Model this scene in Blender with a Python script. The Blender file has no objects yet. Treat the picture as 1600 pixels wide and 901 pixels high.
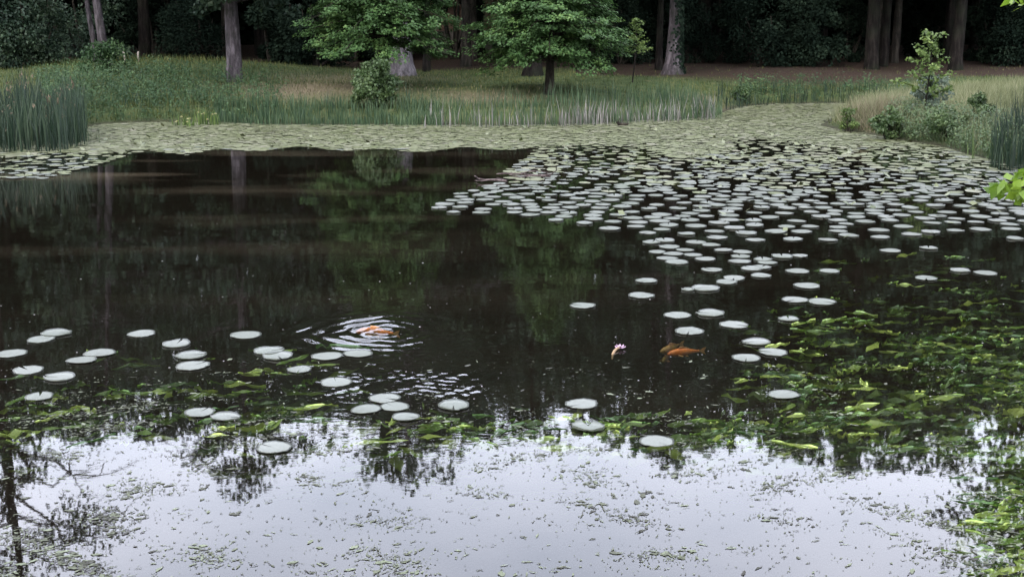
import bpy, math, random
import numpy as np
from mathutils import Vector
R = math.radians
sc = bpy.context.scene
COL = sc.collection
random.seed(7)
rng = np.random.default_rng(7)

# ------------------------------------------------------------------ camera geometry
CAM = np.array([0.0, 0.0, 3.0]); PITCH = R(12.4); F = 2000.0
FWD = np.array([0, math.cos(PITCH), -math.sin(PITCH)])
UPV = np.array([0, math.sin(PITCH), math.cos(PITCH)])
def W(px, py, z=0.0):
    """world point on the level z that the photograph shows at pixel px, py"""
    r = FWD + (px - 800) / F * np.array([1, 0, 0]) - (py - 450.5) / F * UPV
    t = (z - 3.0) / r[2]
    return CAM + r * t
def PX(px, D, z=1.0):
    return (px - 800) / F * (D * math.cos(PITCH) - (z - 3) * math.sin(PITCH))
def to_px(x, y, z=0.0):
    dx, dy, dz = x, y, z - 3.0
    d = dy * FWD[1] + dz * FWD[2]
    u = dy * UPV[1] + dz * UPV[2]
    return 800 + F * dx / d, 450.5 - F * u / d
def top_z(D, yref):
    """height of a top whose mirror image stands at row yref"""
    return -3 + D * math.tan(PITCH + math.atan((yref + 14 - 450.5) / F))

# ------------------------------------------------------------------ helpers
def link(o, parent=None):
    COL.objects.link(o)
    if parent is not None: o.parent = parent
    return o
def tag(o, label=None, cat=None, group=None, kind=None):
    if label: o['label'] = label
    if cat: o['category'] = cat
    if group: o['group'] = group
    if kind: o['kind'] = kind
    return o
def empty(name, loc, rz=0.0):
    o = bpy.data.objects.new(name, None); o.empty_display_size = 0.2
    o.location = loc; o.rotation_euler = (0, 0, rz)
    return link(o)
def build(name, verts, faces, mat, parent=None, rnd=None, smooth=False):
    """verts (N,3); faces: one (M,k) array or a list of them; rnd: per-face random value"""
    me = bpy.data.meshes.new(name)
    verts = np.asarray(verts, np.float32)
    fl = faces if isinstance(faces, list) else [faces]
    fl = [np.asarray(f, np.int32) for f in fl if len(f)]
    me.vertices.add(len(verts)); me.vertices.foreach_set('co', verts.ravel())
    nl = sum(f.size for f in fl); npoly = sum(len(f) for f in fl)
    me.loops.add(nl); me.loops.foreach_set('vertex_index', np.concatenate([f.ravel() for f in fl]))
    st, k0 = [], 0
    for f in fl:
        st.append(k0 + np.arange(len(f)) * f.shape[1]); k0 += f.size
    me.polygons.add(npoly); me.polygons.foreach_set('loop_start', np.concatenate(st).astype(np.int32))
    me.polygons.foreach_set('use_smooth', np.full(npoly, bool(smooth)))
    me.update(calc_edges=True)
    if rnd is not None:
        a = me.attributes.new('rnd', 'FLOAT', 'FACE'); a.data.foreach_set('value', np.asarray(rnd, np.float32))
    if mat: me.materials.append(mat)
    o = bpy.data.objects.new(name, me)
    return link(o, parent)
class MB:
    """collects pieces of one mesh"""
    def __init__(s): s.v, s.f3, s.f4, s.n, s.r3, s.r4 = [], [], [], 0, [], []
    def add(s, v, f, r=0.5):
        v = np.asarray(v, float); f = np.asarray(f, int)
        (s.f3 if f.shape[1] == 3 else s.f4).append(f + s.n)
        (s.r3 if f.shape[1] == 3 else s.r4).append(np.broadcast_to(np.asarray(r, float), (len(f),)))
        s.v.append(v); s.n += len(v)
    def build(s, name, mat, parent=None, smooth=False):
        fl, rl = [], []
        if s.f3: fl.append(np.concatenate(s.f3)); rl.append(np.concatenate(s.r3))
        if s.f4: fl.append(np.concatenate(s.f4)); rl.append(np.concatenate(s.r4))
        return build(name, np.concatenate(s.v), fl, mat, parent, np.concatenate(rl), smooth)
def unit(a):
    return a / np.maximum(np.linalg.norm(a, axis=-1, keepdims=True), 1e-9)
def tube(mb, pts, rad, n=8, rough=0.0, g=None, r=0.5):
    """closed tapering tube along pts"""
    pts = np.asarray(pts, float); rad = np.asarray(rad, float)
    t = unit(np.gradient(pts, axis=0))
    ref = np.array([1.0, 0, 0]) if abs(t[0][0]) < 0.7 else np.array([0, 1.0, 0])
    a = unit(np.cross(t, ref)); b = np.cross(t, a)
    an = np.arange(n) * 2 * math.pi / n
    rr = np.repeat(rad[:, None], n, 1)
    if rough and g is not None: rr = rr * (1 + rough * (g.random((len(pts), n)) - 0.5))
    ring = pts[:, None, :] + rr[..., None] * (np.cos(an)[None, :, None] * a[:, None, :] + np.sin(an)[None, :, None] * b[:, None, :])
    v = ring.reshape(-1, 3); m = len(pts)
    i = np.arange(m - 1)[:, None] * n; j = np.arange(n)[None, :]; k = (j + 1) % n
    f = np.stack([i + j, i + k, i + n + k, i + n + j], -1).reshape(-1, 4)
    mb.add(v, f, r)
    c = len(v)
    mb.add(np.vstack([ring[-1], pts[-1:] + t[-1:] * rad[-1]]), [[q, (q + 1) % n, n] for q in range(n)], r)
def leaf_quads(c, nrm, d, L, wd, droop=0.15):
    """kite leaves: centre, normal, direction, length, width"""
    c = np.asarray(c, float); N = len(c)
    nrm = unit(nrm); d = unit(d - nrm * np.sum(d * nrm, -1, keepdims=True)); s = np.cross(nrm, d)
    L = np.broadcast_to(L, (N,))[:, None]; wd = np.broadcast_to(wd, (N,))[:, None]
    b = c - d * L * 0.5; t = c + d * L * 0.5 - nrm * L * droop
    l = c - d * L * 0.08 + s * wd * 0.5 - nrm * L * 0.06; r_ = c - d * L * 0.08 - s * wd * 0.5 - nrm * L * 0.06
    v = np.stack([b, r_, t, l], 1).reshape(-1, 3)
    return v, np.arange(N * 4).reshape(-1, 4)
def rand_dir(g, n):
    return unit(g.normal(size=(n, 3)))
def blades(base, h, w, lean, g, seg2=True):
    """grass / reed blades: base (N,3), heights, widths, lean fraction"""
    N = len(base); a = g.random(N) * 2 * math.pi; az = g.random(N) * 2 * math.pi
    s = np.stack([np.cos(a), np.sin(a), np.zeros(N)], -1) * (np.broadcast_to(w, (N,)) / 2)[:, None]
    h = np.broadcast_to(h, (N,)); ln = np.stack([np.cos(az), np.sin(az), np.zeros(N)], -1) * (h * lean * g.random(N))[:, None]
    up = np.zeros((N, 3)); up[:, 2] = h
    if not seg2:
        v = np.stack([base - s, base + s, base + up + ln], 1).reshape(-1, 3)
        return v, np.arange(N * 3).reshape(-1, 3)
    m = base + up * 0.55 + ln * 0.3
    tip = base + up * np.where(g.random(N) < 0.2, 0.82, 1.0)[:, None] + ln
    v = np.stack([base - s * 0.8, base + s * 0.8, m + s, m - s, tip + s * 0.12, tip - s * 0.12], 1).reshape(-1, 3)
    k = np.arange(N)[:, None] * 6
    f = np.concatenate([k + np.array([[0, 1, 2, 3]]), k + np.array([[3, 2, 4, 5]])], 1).reshape(-1, 4)
    return v, f

# ------------------------------------------------------------------ materials
def new_mat(name):
    m = bpy.data.materials.new(name); m.use_nodes = True
    nt = m.node_tree; nt.nodes.clear()
    return m, nt, nt.nodes, nt.links
def N_(ns, t, **kw):
    n = ns.new(t)
    for k, v in kw.items(): setattr(n, k, v)
    return n
def ramp(ns, stops):
    r = ns.new('ShaderNodeValToRGB'); e = r.color_ramp.elements
    while len(e) > 1: e.remove(e[-1])
    e[0].position, e[0].color = stops[0][0], (*stops[0][1], 1)
    for p, c in stops[1:]:
        q = e.new(p); q.color = (*c, 1)
    return r
def leaf_mat(name, stops, rough=0.5, trans=0.3, spec=0.3, nscale=1.3):
    """leaves: colour from a per-leaf random value plus a slow world noise"""
    m, nt, ns, ls = new_mat(name)
    out = N_(ns, 'ShaderNodeOutputMaterial'); at = N_(ns, 'ShaderNodeAttribute', attribute_name='rnd')
    tc = N_(ns, 'ShaderNodeTexCoord'); nz = N_(ns, 'ShaderNodeTexNoise'); nz.inputs['Scale'].default_value = nscale; nz.inputs['Detail'].default_value = 3
    ls.new(tc.outputs['Object'], nz.inputs['Vector'])
    ad = N_(ns, 'ShaderNodeMath', operation='MULTIPLY_ADD'); ad.inputs[1].default_value = 1.4; ad.inputs[2].default_value = -0.7
    ls.new(nz.outputs['Fac'], ad.inputs[0])
    su = N_(ns, 'ShaderNodeMath', operation='ADD', use_clamp=True); ls.new(at.outputs['Fac'], su.inputs[0]); ls.new(ad.outputs[0], su.inputs[1])
    rp = ramp(ns, stops); ls.new(su.outputs[0], rp.inputs['Fac'])
    b = N_(ns, 'ShaderNodeBsdfPrincipled'); b.inputs['Roughness'].default_value = rough; b.inputs['Specular IOR Level'].default_value = spec
    ls.new(rp.outputs['Color'], b.inputs['Base Color'])
    if trans > 0:
        tr = N_(ns, 'ShaderNodeBsdfTranslucent'); ls.new(rp.outputs['Color'], tr.inputs['Color'])
        mx = N_(ns, 'ShaderNodeMixShader'); mx.inputs[0].default_value = trans
        ls.new(b.outputs[0], mx.inputs[1]); ls.new(tr.outputs[0], mx.inputs[2]); ls.new(mx.outputs[0], out.inputs['Surface'])
    else: ls.new(b.outputs[0], out.inputs['Surface'])
    return m
def bark_mat(name, c0, c1, moss=(0.012, 0.015, 0.009), mossy=0.3, sc_=7.0):
    m, nt, ns, ls = new_mat(name)
    out = N_(ns, 'ShaderNodeOutputMaterial'); b = N_(ns, 'ShaderNodeBsdfPrincipled'); b.inputs['Roughness'].default_value = 0.9; b.inputs['Specular IOR Level'].default_value = 0.08
    tc = N_(ns, 'ShaderNodeTexCoord'); mp = N_(ns, 'ShaderNodeMapping'); mp.inputs['Scale'].default_value = (1, 1, 0.22)
    ls.new(tc.outputs['Object'], mp.inputs['Vector'])
    nz = N_(ns, 'ShaderNodeTexNoise'); nz.inputs['Scale'].default_value = sc_; nz.inputs['Detail'].default_value = 9; nz.inputs['Roughness'].default_value = 0.75
    ls.new(mp.outputs[0], nz.inputs['Vector'])
    rp = ramp(ns, [(0.36, tuple(q * 0.6 for q in c0)), (0.48, c0), (0.62, c1)]); ls.new(nz.outputs['Fac'], rp.inputs['Fac'])
    n2 = N_(ns, 'ShaderNodeTexNoise'); n2.inputs['Scale'].default_value = 1.6; n2.inputs['Detail'].default_value = 5
    ls.new(tc.outputs['Object'], n2.inputs['Vector'])
    mr = N_(ns, 'ShaderNodeMapRange'); mr.inputs['From Min'].default_value = 0.62 - mossy * 0.3; mr.inputs['From Max'].default_value = 0.72; ls.new(n2.outputs['Fac'], mr.inputs['Value'])
    mx = N_(ns, 'ShaderNodeMix', data_type='RGBA'); mx.inputs['B'].default_value = (*moss, 1)
    ls.new(mr.outputs[0], mx.inputs['Factor']); ls.new(rp.outputs['Color'], mx.inputs['A']); ls.new(mx.outputs['Result'], b.inputs['Base Color'])
    bp = N_(ns, 'ShaderNodeBump'); bp.inputs['Strength'].default_value = 1.0; bp.inputs['Distance'].default_value = 0.12
    ls.new(nz.outputs['Fac'], bp.inputs['Height']); ls.new(bp.outputs[0], b.inputs['Normal']); ls.new(b.outputs[0], out.inputs['Surface'])
    return m
M = {}
M['linden'] = leaf_mat('linden_leaf', [(0.0, (0.020, 0.042, 0.013)), (0.55, (0.048, 0.098, 0.030)), (1.0, (0.115, 0.180, 0.050))], 0.5, 0.35, 0.2)
M['oak'] = leaf_mat('woodland_leaf', [(0.0, (0.010, 0.022, 0.014)), (0.6, (0.022, 0.040, 0.024)), (1.0, (0.042, 0.066, 0.034))], 0.55, 0.25, 0.2)
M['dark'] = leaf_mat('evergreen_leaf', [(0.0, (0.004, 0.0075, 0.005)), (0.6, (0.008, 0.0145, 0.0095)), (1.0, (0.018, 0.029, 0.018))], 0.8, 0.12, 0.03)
M['bush'] = leaf_mat('bush_leaf', [(0.0, (0.018, 0.036, 0.012)), (0.6, (0.044, 0.075, 0.025)), (1.0, (0.09, 0.13, 0.05))], 0.5, 0.3, 0.3, 2.5)
M['lime'] = leaf_mat('young_leaf', [(0.0, (0.035, 0.058, 0.018)), (0.6, (0.08, 0.125, 0.034)), (1.0, (0.14, 0.19, 0.055))], 0.5, 0.4, 0.25, 2.5)
M['bright'] = leaf_mat('overhanging_leaf', [(0.0, (0.055, 0.11, 0.010)), (0.6, (0.12, 0.20, 0.018)), (1.0, (0.19, 0.27, 0.035))], 0.45, 0.5, 0.3, 3)
M['silver'] = leaf_mat('silver_leaf', [(0.0, (0.06, 0.085, 0.06)), (0.6, (0.12, 0.16, 0.12)), (1.0, (0.20, 0.25, 0.19))], 0.5, 0.25, 0.3, 2.5)
M['reed'] = leaf_mat('reed_leaf', [(0.0, (0.013, 0.030, 0.014)), (0.6, (0.032, 0.062, 0.029)), (1.0, (0.075, 0.112, 0.055))], 0.5, 0.25, 0.3, 0.8)
M['reed_dark'] = leaf_mat('dark_reed_leaf', [(0.0, (0.005, 0.013, 0.007)), (0.6, (0.013, 0.028, 0.016)), (1.0, (0.034, 0.054, 0.029))], 0.5, 0.25, 0.3, 0.8)
M['dead_reed'] = leaf_mat('dead_reed', [(0.0, (0.06, 0.06, 0.05)), (0.6, (0.13, 0.125, 0.115)), (1.0, (0.24, 0.225, 0.22))], 0.7, 0.2, 0.2, 0.8)
M['seed'] = leaf_mat('reed_seed_head', [(0.0, (0.06, 0.045, 0.03)), (1.0, (0.15, 0.12, 0.085))], 0.8, 0.2, 0.1)
M['grass'] = leaf_mat('grass_blade', [(0.0, (0.020, 0.035, 0.009)), (0.6, (0.056, 0.074, 0.020)), (1.0, (0.125, 0.127, 0.044))], 0.55, 0.3, 0.2, 0.6)
M['grass_pale'] = leaf_mat('pale_grass_blade', [(0.0, (0.065, 0.075, 0.034)), (0.6, (0.13, 0.145, 0.072)), (1.0, (0.21, 0.21, 0.125))], 0.6, 0.3, 0.2, 0.8)
M['hay'] = leaf_mat('dry_grass_blade', [(0.0, (0.065, 0.057, 0.036)), (0.6, (0.13, 0.115, 0.072)), (1.0, (0.22, 0.195, 0.135))], 0.7, 0.25, 0.1, 0.8)
M['herb'] = leaf_mat('nettle_leaf', [(0.0, (0.010, 0.026, 0.009)), (0.6, (0.026, 0.056, 0.019)), (1.0, (0.066, 0.108, 0.040))], 0.55, 0.3, 0.2, 1.0)
M['iris'] = leaf_mat('yellow_petal', [(0.0, (0.16, 0.145, 0.04)), (1.0, (0.24, 0.23, 0.13))], 0.5, 0.3, 0.2)
M['bark_grey'] = bark_mat('grey_bark', (0.042, 0.037, 0.040), (0.115, 0.101, 0.110), mossy=0.35)
M['bark_pale'] = bark_mat('pale_bark', (0.085, 0.077, 0.082), (0.185, 0.168, 0.18), mossy=0.05)
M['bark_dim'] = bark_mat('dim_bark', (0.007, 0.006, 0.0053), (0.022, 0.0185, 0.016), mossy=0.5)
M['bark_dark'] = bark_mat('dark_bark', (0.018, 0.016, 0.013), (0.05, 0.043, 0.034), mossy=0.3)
M['twig'] = bark_mat('bleached_twig', (0.09, 0.07, 0.068), (0.18, 0.15, 0.146), mossy=0.0)

def simple(name, col, rough=0.6, spec=0.4, col2=None, scale=12.0, trans=0.0, bump=0.0, sss=0.0):
    m, nt, ns, ls = new_mat(name)
    out = N_(ns, 'ShaderNodeOutputMaterial'); b = N_(ns, 'ShaderNodeBsdfPrincipled')
    b.inputs['Roughness'].default_value = rough; b.inputs['Specular IOR Level'].default_value = spec
    b.inputs['Base Color'].default_value = (*col, 1)
    tc = N_(ns, 'ShaderNodeTexCoord'); nz = N_(ns, 'ShaderNodeTexNoise'); nz.inputs['Scale'].default_value = scale; nz.inputs['Detail'].default_value = 6
    ls.new(tc.outputs['Object'], nz.inputs['Vector'])
    if col2:
        rp = ramp(ns, [(0.38, col), (0.64, col2)]); ls.new(nz.outputs['Fac'], rp.inputs['Fac']); ls.new(rp.outputs['Color'], b.inputs['Base Color'])
    if bump:
        bp = N_(ns, 'ShaderNodeBump'); bp.inputs['Distance'].default_value = bump; ls.new(nz.outputs['Fac'], bp.inputs['Height']); ls.new(bp.outputs[0], b.inputs['Normal'])
    ls.new(b.outputs[0], out.inputs['Surface'])
    return m

# lily pads: waxy, slightly different from pad to pad (object random or per-face random)
def pad_mat(name, stops, rough, spec, vein=True):
    m, nt, ns, ls = new_mat(name)
    out = N_(ns, 'ShaderNodeOutputMaterial'); b = N_(ns, 'ShaderNodeBsdfPrincipled')
    b.inputs['Roughness'].default_value = rough; b.inputs['Specular IOR Level'].default_value = spec
    at = N_(ns, 'ShaderNodeAttribute', attribute_name='rnd'); oi = N_(ns, 'ShaderNodeObjectInfo')
    s = N_(ns, 'ShaderNodeMath', operation='ADD'); ls.new(at.outputs['Fac'], s.inputs[0])
    o2 = N_(ns, 'ShaderNodeMath', operation='MULTIPLY_ADD'); o2.inputs[1].default_value = 0.5; o2.inputs[2].default_value = -0.25; ls.new(oi.outputs['Random'], o2.inputs[0]); ls.new(o2.outputs[0], s.inputs[1])
    tc = N_(ns, 'ShaderNodeTexCoord'); nz = N_(ns, 'ShaderNodeTexNoise'); nz.inputs['Scale'].default_value = 22; nz.inputs['Detail'].default_value = 5
    ls.new(tc.outputs['Object'], nz.inputs['Vector'])
    s2 = N_(ns, 'ShaderNodeMath', operation='MULTIPLY_ADD'); s2.inputs[1].default_value = 0.5; ls.new(nz.outputs['Fac'], s2.inputs[0]); ls.new(s.outputs[0], s2.inputs[2])
    s3 = N_(ns, 'ShaderNodeMath', operation='SUBTRACT', use_clamp=True); s3.inputs[1].default_value = 0.25; ls.new(s2.outputs[0], s3.inputs[0])
    rp = ramp(ns, stops); ls.new(s3.outputs[0], rp.inputs['Fac']); ls.new(rp.outputs['Color'], b.inputs['Base Color'])
    if vein:
        sp = N_(ns, 'ShaderNodeSeparateXYZ'); ls.new(tc.outputs['Object'], sp.inputs[0])
        an = N_(ns, 'ShaderNodeMath', operation='ARCTAN2'); ls.new(sp.outputs['Y'], an.inputs[0]); ls.new(sp.outputs['X'], an.inputs[1])
        am = N_(ns, 'ShaderNodeMath', operation='MULTIPLY'); am.inputs[1].default_value = 8.5; ls.new(an.outputs[0], am.inputs[0])
        si = N_(ns, 'ShaderNodeMath', operation='SINE'); ls.new(am.outputs[0], si.inputs[0]); ab = N_(ns, 'ShaderNodeMath', operation='ABSOLUTE'); ls.new(si.outputs[0], ab.inputs[0])
        vr = N_(ns, 'ShaderNodeMapRange'); vr.inputs['From Max'].default_value = 0.14; vr.inputs['To Min'].default_value = 0.22; vr.inputs['To Max'].default_value = 0.0; ls.new(ab.outputs[0], vr.inputs['Value'])
        m1 = N_(ns, 'ShaderNodeMix', data_type='RGBA'); m1.inputs['B'].default_value = (0.06, 0.085, 0.035, 1); ls.new(vr.outputs[0], m1.inputs['Factor']); ls.new(rp.outputs['Color'], m1.inputs['A'])
        n9 = N_(ns, 'ShaderNodeTexNoise'); n9.noise_dimensions = '4D'; n9.inputs['Scale'].default_value = 9; n9.inputs['Detail'].default_value = 4; ls.new(tc.outputs['Object'], n9.inputs['Vector'])
        ow = N_(ns, 'ShaderNodeMath', operation='MULTIPLY'); ow.inputs[1].default_value = 37; ls.new(oi.outputs['Random'], ow.inputs[0]); ls.new(ow.outputs[0], n9.inputs['W'])
        sr = N_(ns, 'ShaderNodeMapRange'); sr.inputs['From Min'].default_value = 0.63; sr.inputs['From Max'].default_value = 0.70; sr.inputs['To Max'].default_value = 0.6; ls.new(n9.outputs['Fac'], sr.inputs['Value'])
        m2 = N_(ns, 'ShaderNodeMix', data_type='RGBA'); m2.inputs['B'].default_value = (0.055, 0.06, 0.022, 1); ls.new(sr.outputs[0], m2.inputs['Factor']); ls.new(m1.outputs['Result'], m2.inputs['A'])
        ls.new(m2.outputs['Result'], b.inputs['Base Color'])
    bp = N_(ns, 'ShaderNodeBump'); bp.inputs['Distance'].default_value = 0.004; bp.inputs['Strength'].default_value = 0.5
    ls.new(nz.outputs['Fac'], bp.inputs['Height']); ls.new(bp.outputs[0], b.inputs['Normal'])
    ls.new(b.outputs[0], out.inputs['Surface'])
    return m
M['pad'] = pad_mat('lily_pad_skin', [(0.0, (0.056, 0.068, 0.046)), (0.4, (0.084, 0.093, 0.076)), (1.0, (0.110, 0.117, 0.101))], 0.36, 0.5)
M['pad_far'] = pad_mat('far_lily_pad_skin', [(0.0, (0.040, 0.052, 0.016)), (0.3, (0.075, 0.086, 0.036)), (0.7, (0.100, 0.106, 0.060)), (1.0, (0.130, 0.126, 0.090))], 0.42, 0.45, False)
M['pad_green'] = simple('green_pad_underside', (0.10, 0.15, 0.03), 0.5, 0.3, (0.06, 0.10, 0.02))
M['weed'] = leaf_mat('underwater_leaf', [(0.0, (0.024, 0.070, 0.009)), (0.5, (0.105, 0.19, 0.024)), (1.0, (0.35, 0.44, 0.10))], 0.35, 0.3, 0.4, 1.5)
M['litter'] = leaf_mat('floating_litter', [(0.0, (0.016, 0.015, 0.009)), (0.5, (0.050, 0.056, 0.030)), (1.0, (0.10, 0.115, 0.070))], 0.6, 0.0, 0.3, 2)
M['petal'] = simple('pale_petal', (0.22, 0.21, 0.20), 0.5, 0.3)
M['pink'] = simple('pink_petal', (0.28, 0.18, 0.25), 0.5, 0.3, (0.36, 0.26, 0.33), 30)
M['brown_stem'] = simple('brown_stem', (0.16, 0.10, 0.05), 0.6, 0.3, (0.22, 0.15, 0.08))
M['koi_orange'] = simple('orange_scales', (0.44, 0.105, 0.012), 0.35, 0.3, (0.56, 0.16, 0.022), 25, bump=0.002)
M['koi_gold'] = simple('golden_scales', (0.26, 0.14, 0.04), 0.35, 0.5, (0.36, 0.20, 0.06), 25, bump=0.002)
M['koi_fin'] = simple('pale_orange_fin', (0.36, 0.16, 0.06), 0.4, 0.4, (0.44, 0.24, 0.11), 40)
M['koi_brown'] = simple('bronze_scales', (0.17, 0.10, 0.045), 0.35, 0.5, (0.24, 0.14, 0.06), 25)
M['eye'] = simple('fish_eye', (0.01, 0.01, 0.01), 0.1, 0.6)
M['wood'] = simple('weathered_wood', (0.22, 0.19, 0.16), 0.8, 0.2, (0.34, 0.30, 0.26), 20, bump=0.005)
M['roof'] = simple('clay_roof', (0.36, 0.20, 0.15), 0.8, 0.2, (0.48, 0.30, 0.24), 8, bump=0.01)
M['plaster'] = simple('rendered_wall', (0.30, 0.25, 0.22), 0.9, 0.2, (0.40, 0.34, 0.30), 3)
M['glass'] = simple('dark_glass', (0.02, 0.02, 0.025), 0.08, 0.6)
M['paint'] = simple('white_frame', (0.7, 0.7, 0.68), 0.5, 0.3)

# ------------------------------------------------------------------ terrain
def w2(px, py): p = W(px, py); return (p[0], p[1])
POND = [(-10, 2.2), (-14, 10), (-15.5, 20), w2(-60, 222), w2(60, 220), w2(128, 200), w2(160, 194), w2(230, 191), w2(330, 191), w2(420, 194), w2(520, 195), w2(640, 195), w2(760, 196),
        w2(860, 195), w2(950, 191), w2(1040, 187), w2(1110, 184), w2(1128, 176), w2(1150, 168), w2(1200, 163), w2(1310, 161), w2(1390, 168), w2(1340, 178), w2(1296, 188), w2(1284, 196),
        w2(1310, 203), w2(1360, 210), w2(1410, 219), w2(1470, 228), w2(1520, 243), w2(1570, 256), w2(1640, 262), (10.2, 21), (9.3, 16), (7.6, 12), (5.9, 8.5), (4.4, 5), (3, 2.8), (0, 2.0)]
PA = np.array(POND)
def shore_d(x, y):
    """signed distance to the shoreline, positive on land"""
    x = np.asarray(x, float); y = np.asarray(y, float)
    best = np.full(x.shape, 1e9); inside = np.zeros(x.shape, bool)
    for i in range(len(PA)):
        ax, ay = PA[i]; bx, by = PA[(i + 1) % len(PA)]
        ex, ey = bx - ax, by - ay
        t = np.clip(((x - ax) * ex + (y - ay) * ey) / (ex * ex + ey * ey), 0, 1)
        best = np.minimum(best, (x - ax - t * ex) ** 2 + (y - ay - t * ey) ** 2)
        if ay != by:
            c = ((ay > y) != (by > y)) & (x < (bx - ax) * (y - ay) / (by - ay) + ax)
            inside ^= c
    d = np.sqrt(best)
    return np.where(inside, -d, d)
def sstep(t):
    t = np.clip(t, 0, 1); return t * t * (3 - 2 * t)
def ground_z(x, y):
    x = np.asarray(x, float); y = np.asarray(y, float)
    d = shore_d(x, y)
    h = 0.34 * sstep(d / 0.9) + 0.38 * sstep((d - 0.6) / 4.5)
    wob = 0.05 * np.sin(x * 0.7 + 1.3 * np.sin(y * 0.31)) * np.cos(y * 0.53 + 0.7 * np.sin(x * 0.41))
    h = h + wob * sstep(d / 3) + 0.4 * sstep((y - 44) / 25)
    mx = PX(265, 46)
    h = h + 0.36 * np.exp(-(((x - mx) / 4.2) ** 2 + ((y - 46) / 4.5) ** 2)) + 0.12 * np.exp(-(((x - PX(90, 44)) / 5) ** 2 + ((y - 45) / 6) ** 2))
    h = h + 1.1 * sstep((3 - y) / 4) * sstep(d / 3)
    return np.where(d > 0, h, -0.75 * sstep(-d / 2.2))
def gz(x, y): return float(ground_z(np.array([x]), np.array([y]))[0])

xs = np.concatenate([-np.geomspace(420, 27, 22), np.arange(-26, 26.01, 0.26), np.geomspace(27, 420, 22)])
ys = np.concatenate([-np.geomspace(420, 4, 18), np.arange(-3.5, 58.01, 0.3), np.geomspace(59, 480, 26)])
gx, gy = np.meshgrid(xs, ys); hz = ground_z(gx.ravel(), gy.ravel()); dd = shore_d(gx.ravel(), gy.ravel())
nx, ny = len(xs), len(ys)
ii = (np.arange(ny - 1)[:, None] * nx + np.arange(nx - 1)[None, :]).ravel()
gf = np.stack([ii, ii + 1, ii + nx + 1, ii + nx], -1)
def dry_mask(x, y):
    px, py = to_px(x, y, 0.7)
    a = np.exp(-((px - 480) / 125) ** 2 - ((y - 37.6) / 1.9) ** 2) + 0.8 * np.exp(-((px - 760) / 90) ** 2 - ((y - 36.4) / 1.0) ** 2)
    a = a + 0.8 * np.exp(-((px - 1090) / 60) ** 2 - ((y - 38.5) / 1.2) ** 2) + 0.5 * np.exp(-((px - 540) / 150) ** 2 - ((y - 42) / 2) ** 2)
    return np.clip(a, 0, 1)
def litter_mask(x, y):
    px, py = to_px(x, y, 0.7)
    edge = np.where(px > 900, 43.0 - (px - 900) / 700 * 1.5, 46.5)
    return sstep((y - edge) / 2.5)
ground_m, nt, ns, ls = new_mat('pond_bank_soil')
out = N_(ns, 'ShaderNodeOutputMaterial'); b = N_(ns, 'ShaderNodeBsdfPrincipled'); b.inputs['Roughness'].default_value = 0.9; b.inputs['Specular IOR Level'].default_value = 0.15
tc = N_(ns, 'ShaderNodeTexCoord')
def noise(scale, det=5, rough=0.6):
    n = N_(ns, 'ShaderNodeTexNoise'); n.inputs['Scale'].default_value = scale; n.inputs['Detail'].default_value = det; n.inputs['Roughness'].default_value = rough
    ls.new(tc.outputs['Object'], n.inputs['Vector']); return n
def mixc(fac, a, bb):
    n = N_(ns, 'ShaderNodeMix', data_type='RGBA'); ls.new(fac, n.inputs['Factor'])
    for s_, c in (('A', a), ('B', bb)):
        if isinstance(c, tuple): n.inputs[s_].default_value = (*c, 1)
        else: ls.new(c, n.inputs[s_])
    return n.outputs['Result']
n1, n2, n3 = noise(2.2), noise(14, 6, 0.7), noise(0.5, 3)
gr = ramp(ns, [(0.3, (0.020, 0.034, 0.011)), (0.55, (0.044, 0.062, 0.021)), (0.75, (0.080, 0.088, 0.036))]); ls.new(n1.outputs['Fac'], gr.inputs['Fac'])
dr = ramp(ns, [(0.3, (0.07, 0.057, 0.034)), (0.7, (0.16, 0.132, 0.085))]); ls.new(n2.outputs['Fac'], dr.inputs['Fac'])
lt = ramp(ns, [(0.3, (0.011, 0.0075, 0.005)), (0.55, (0.028, 0.017, 0.0115)), (0.75, (0.058, 0.036, 0.025))]); ls.new(n2.outputs['Fac'], lt.inputs['Fac'])
ad_ = N_(ns, 'ShaderNodeAttribute', attribute_name='dry'); al_ = N_(ns, 'ShaderNodeAttribute', attribute_name='litter'); aw_ = N_(ns, 'ShaderNodeAttribute', attribute_name='wet')
def wobble(o, n, k=0.8):
    a = N_(ns, 'ShaderNodeMath', operation='MULTIPLY_ADD'); ls.new(n.outputs['Fac'], a.inputs[0]); a.inputs[1].default_value = k; a.inputs[2].default_value = -k / 2
    c = N_(ns, 'ShaderNodeMath', operation='ADD', use_clamp=True); ls.new(a.outputs[0], c.inputs[0]); ls.new(o, c.inputs[1])
    return c.outputs[0]
c1 = mixc(wobble(ad_.outputs['Fac'], n1), gr.outputs['Color'], dr.outputs['Color'])
c2 = mixc(wobble(al_.outputs['Fac'], n1), c1, lt.outputs['Color'])
c3 = mixc(aw_.outputs['Fac'], c2, (0.020, 0.016, 0.011))
ls.new(c3, b.inputs['Base Color'])
bp = N_(ns, 'ShaderNodeBump'); bp.inputs['Distance'].default_value = 0.06; ls.new(n2.outputs['Fac'], bp.inputs['Height']); ls.new(bp.outputs[0], b.inputs['Normal']); ls.new(b.outputs[0], out.inputs['Surface'])
g = build('ground', np.stack([gx.ravel(), gy.ravel(), hz], -1), gf, ground_m, None, None, True)
for nm, val in (('dry', dry_mask(gx.ravel(), gy.ravel())), ('litter', litter_mask(gx.ravel(), gy.ravel())), ('wet', 1 - sstep((dd + 0.1) / 0.5))):
    a = g.data.attributes.new(nm, 'FLOAT', 'POINT'); a.data.foreach_set('value', val.astype(np.float32))
tag(g, kind='structure')

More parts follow.
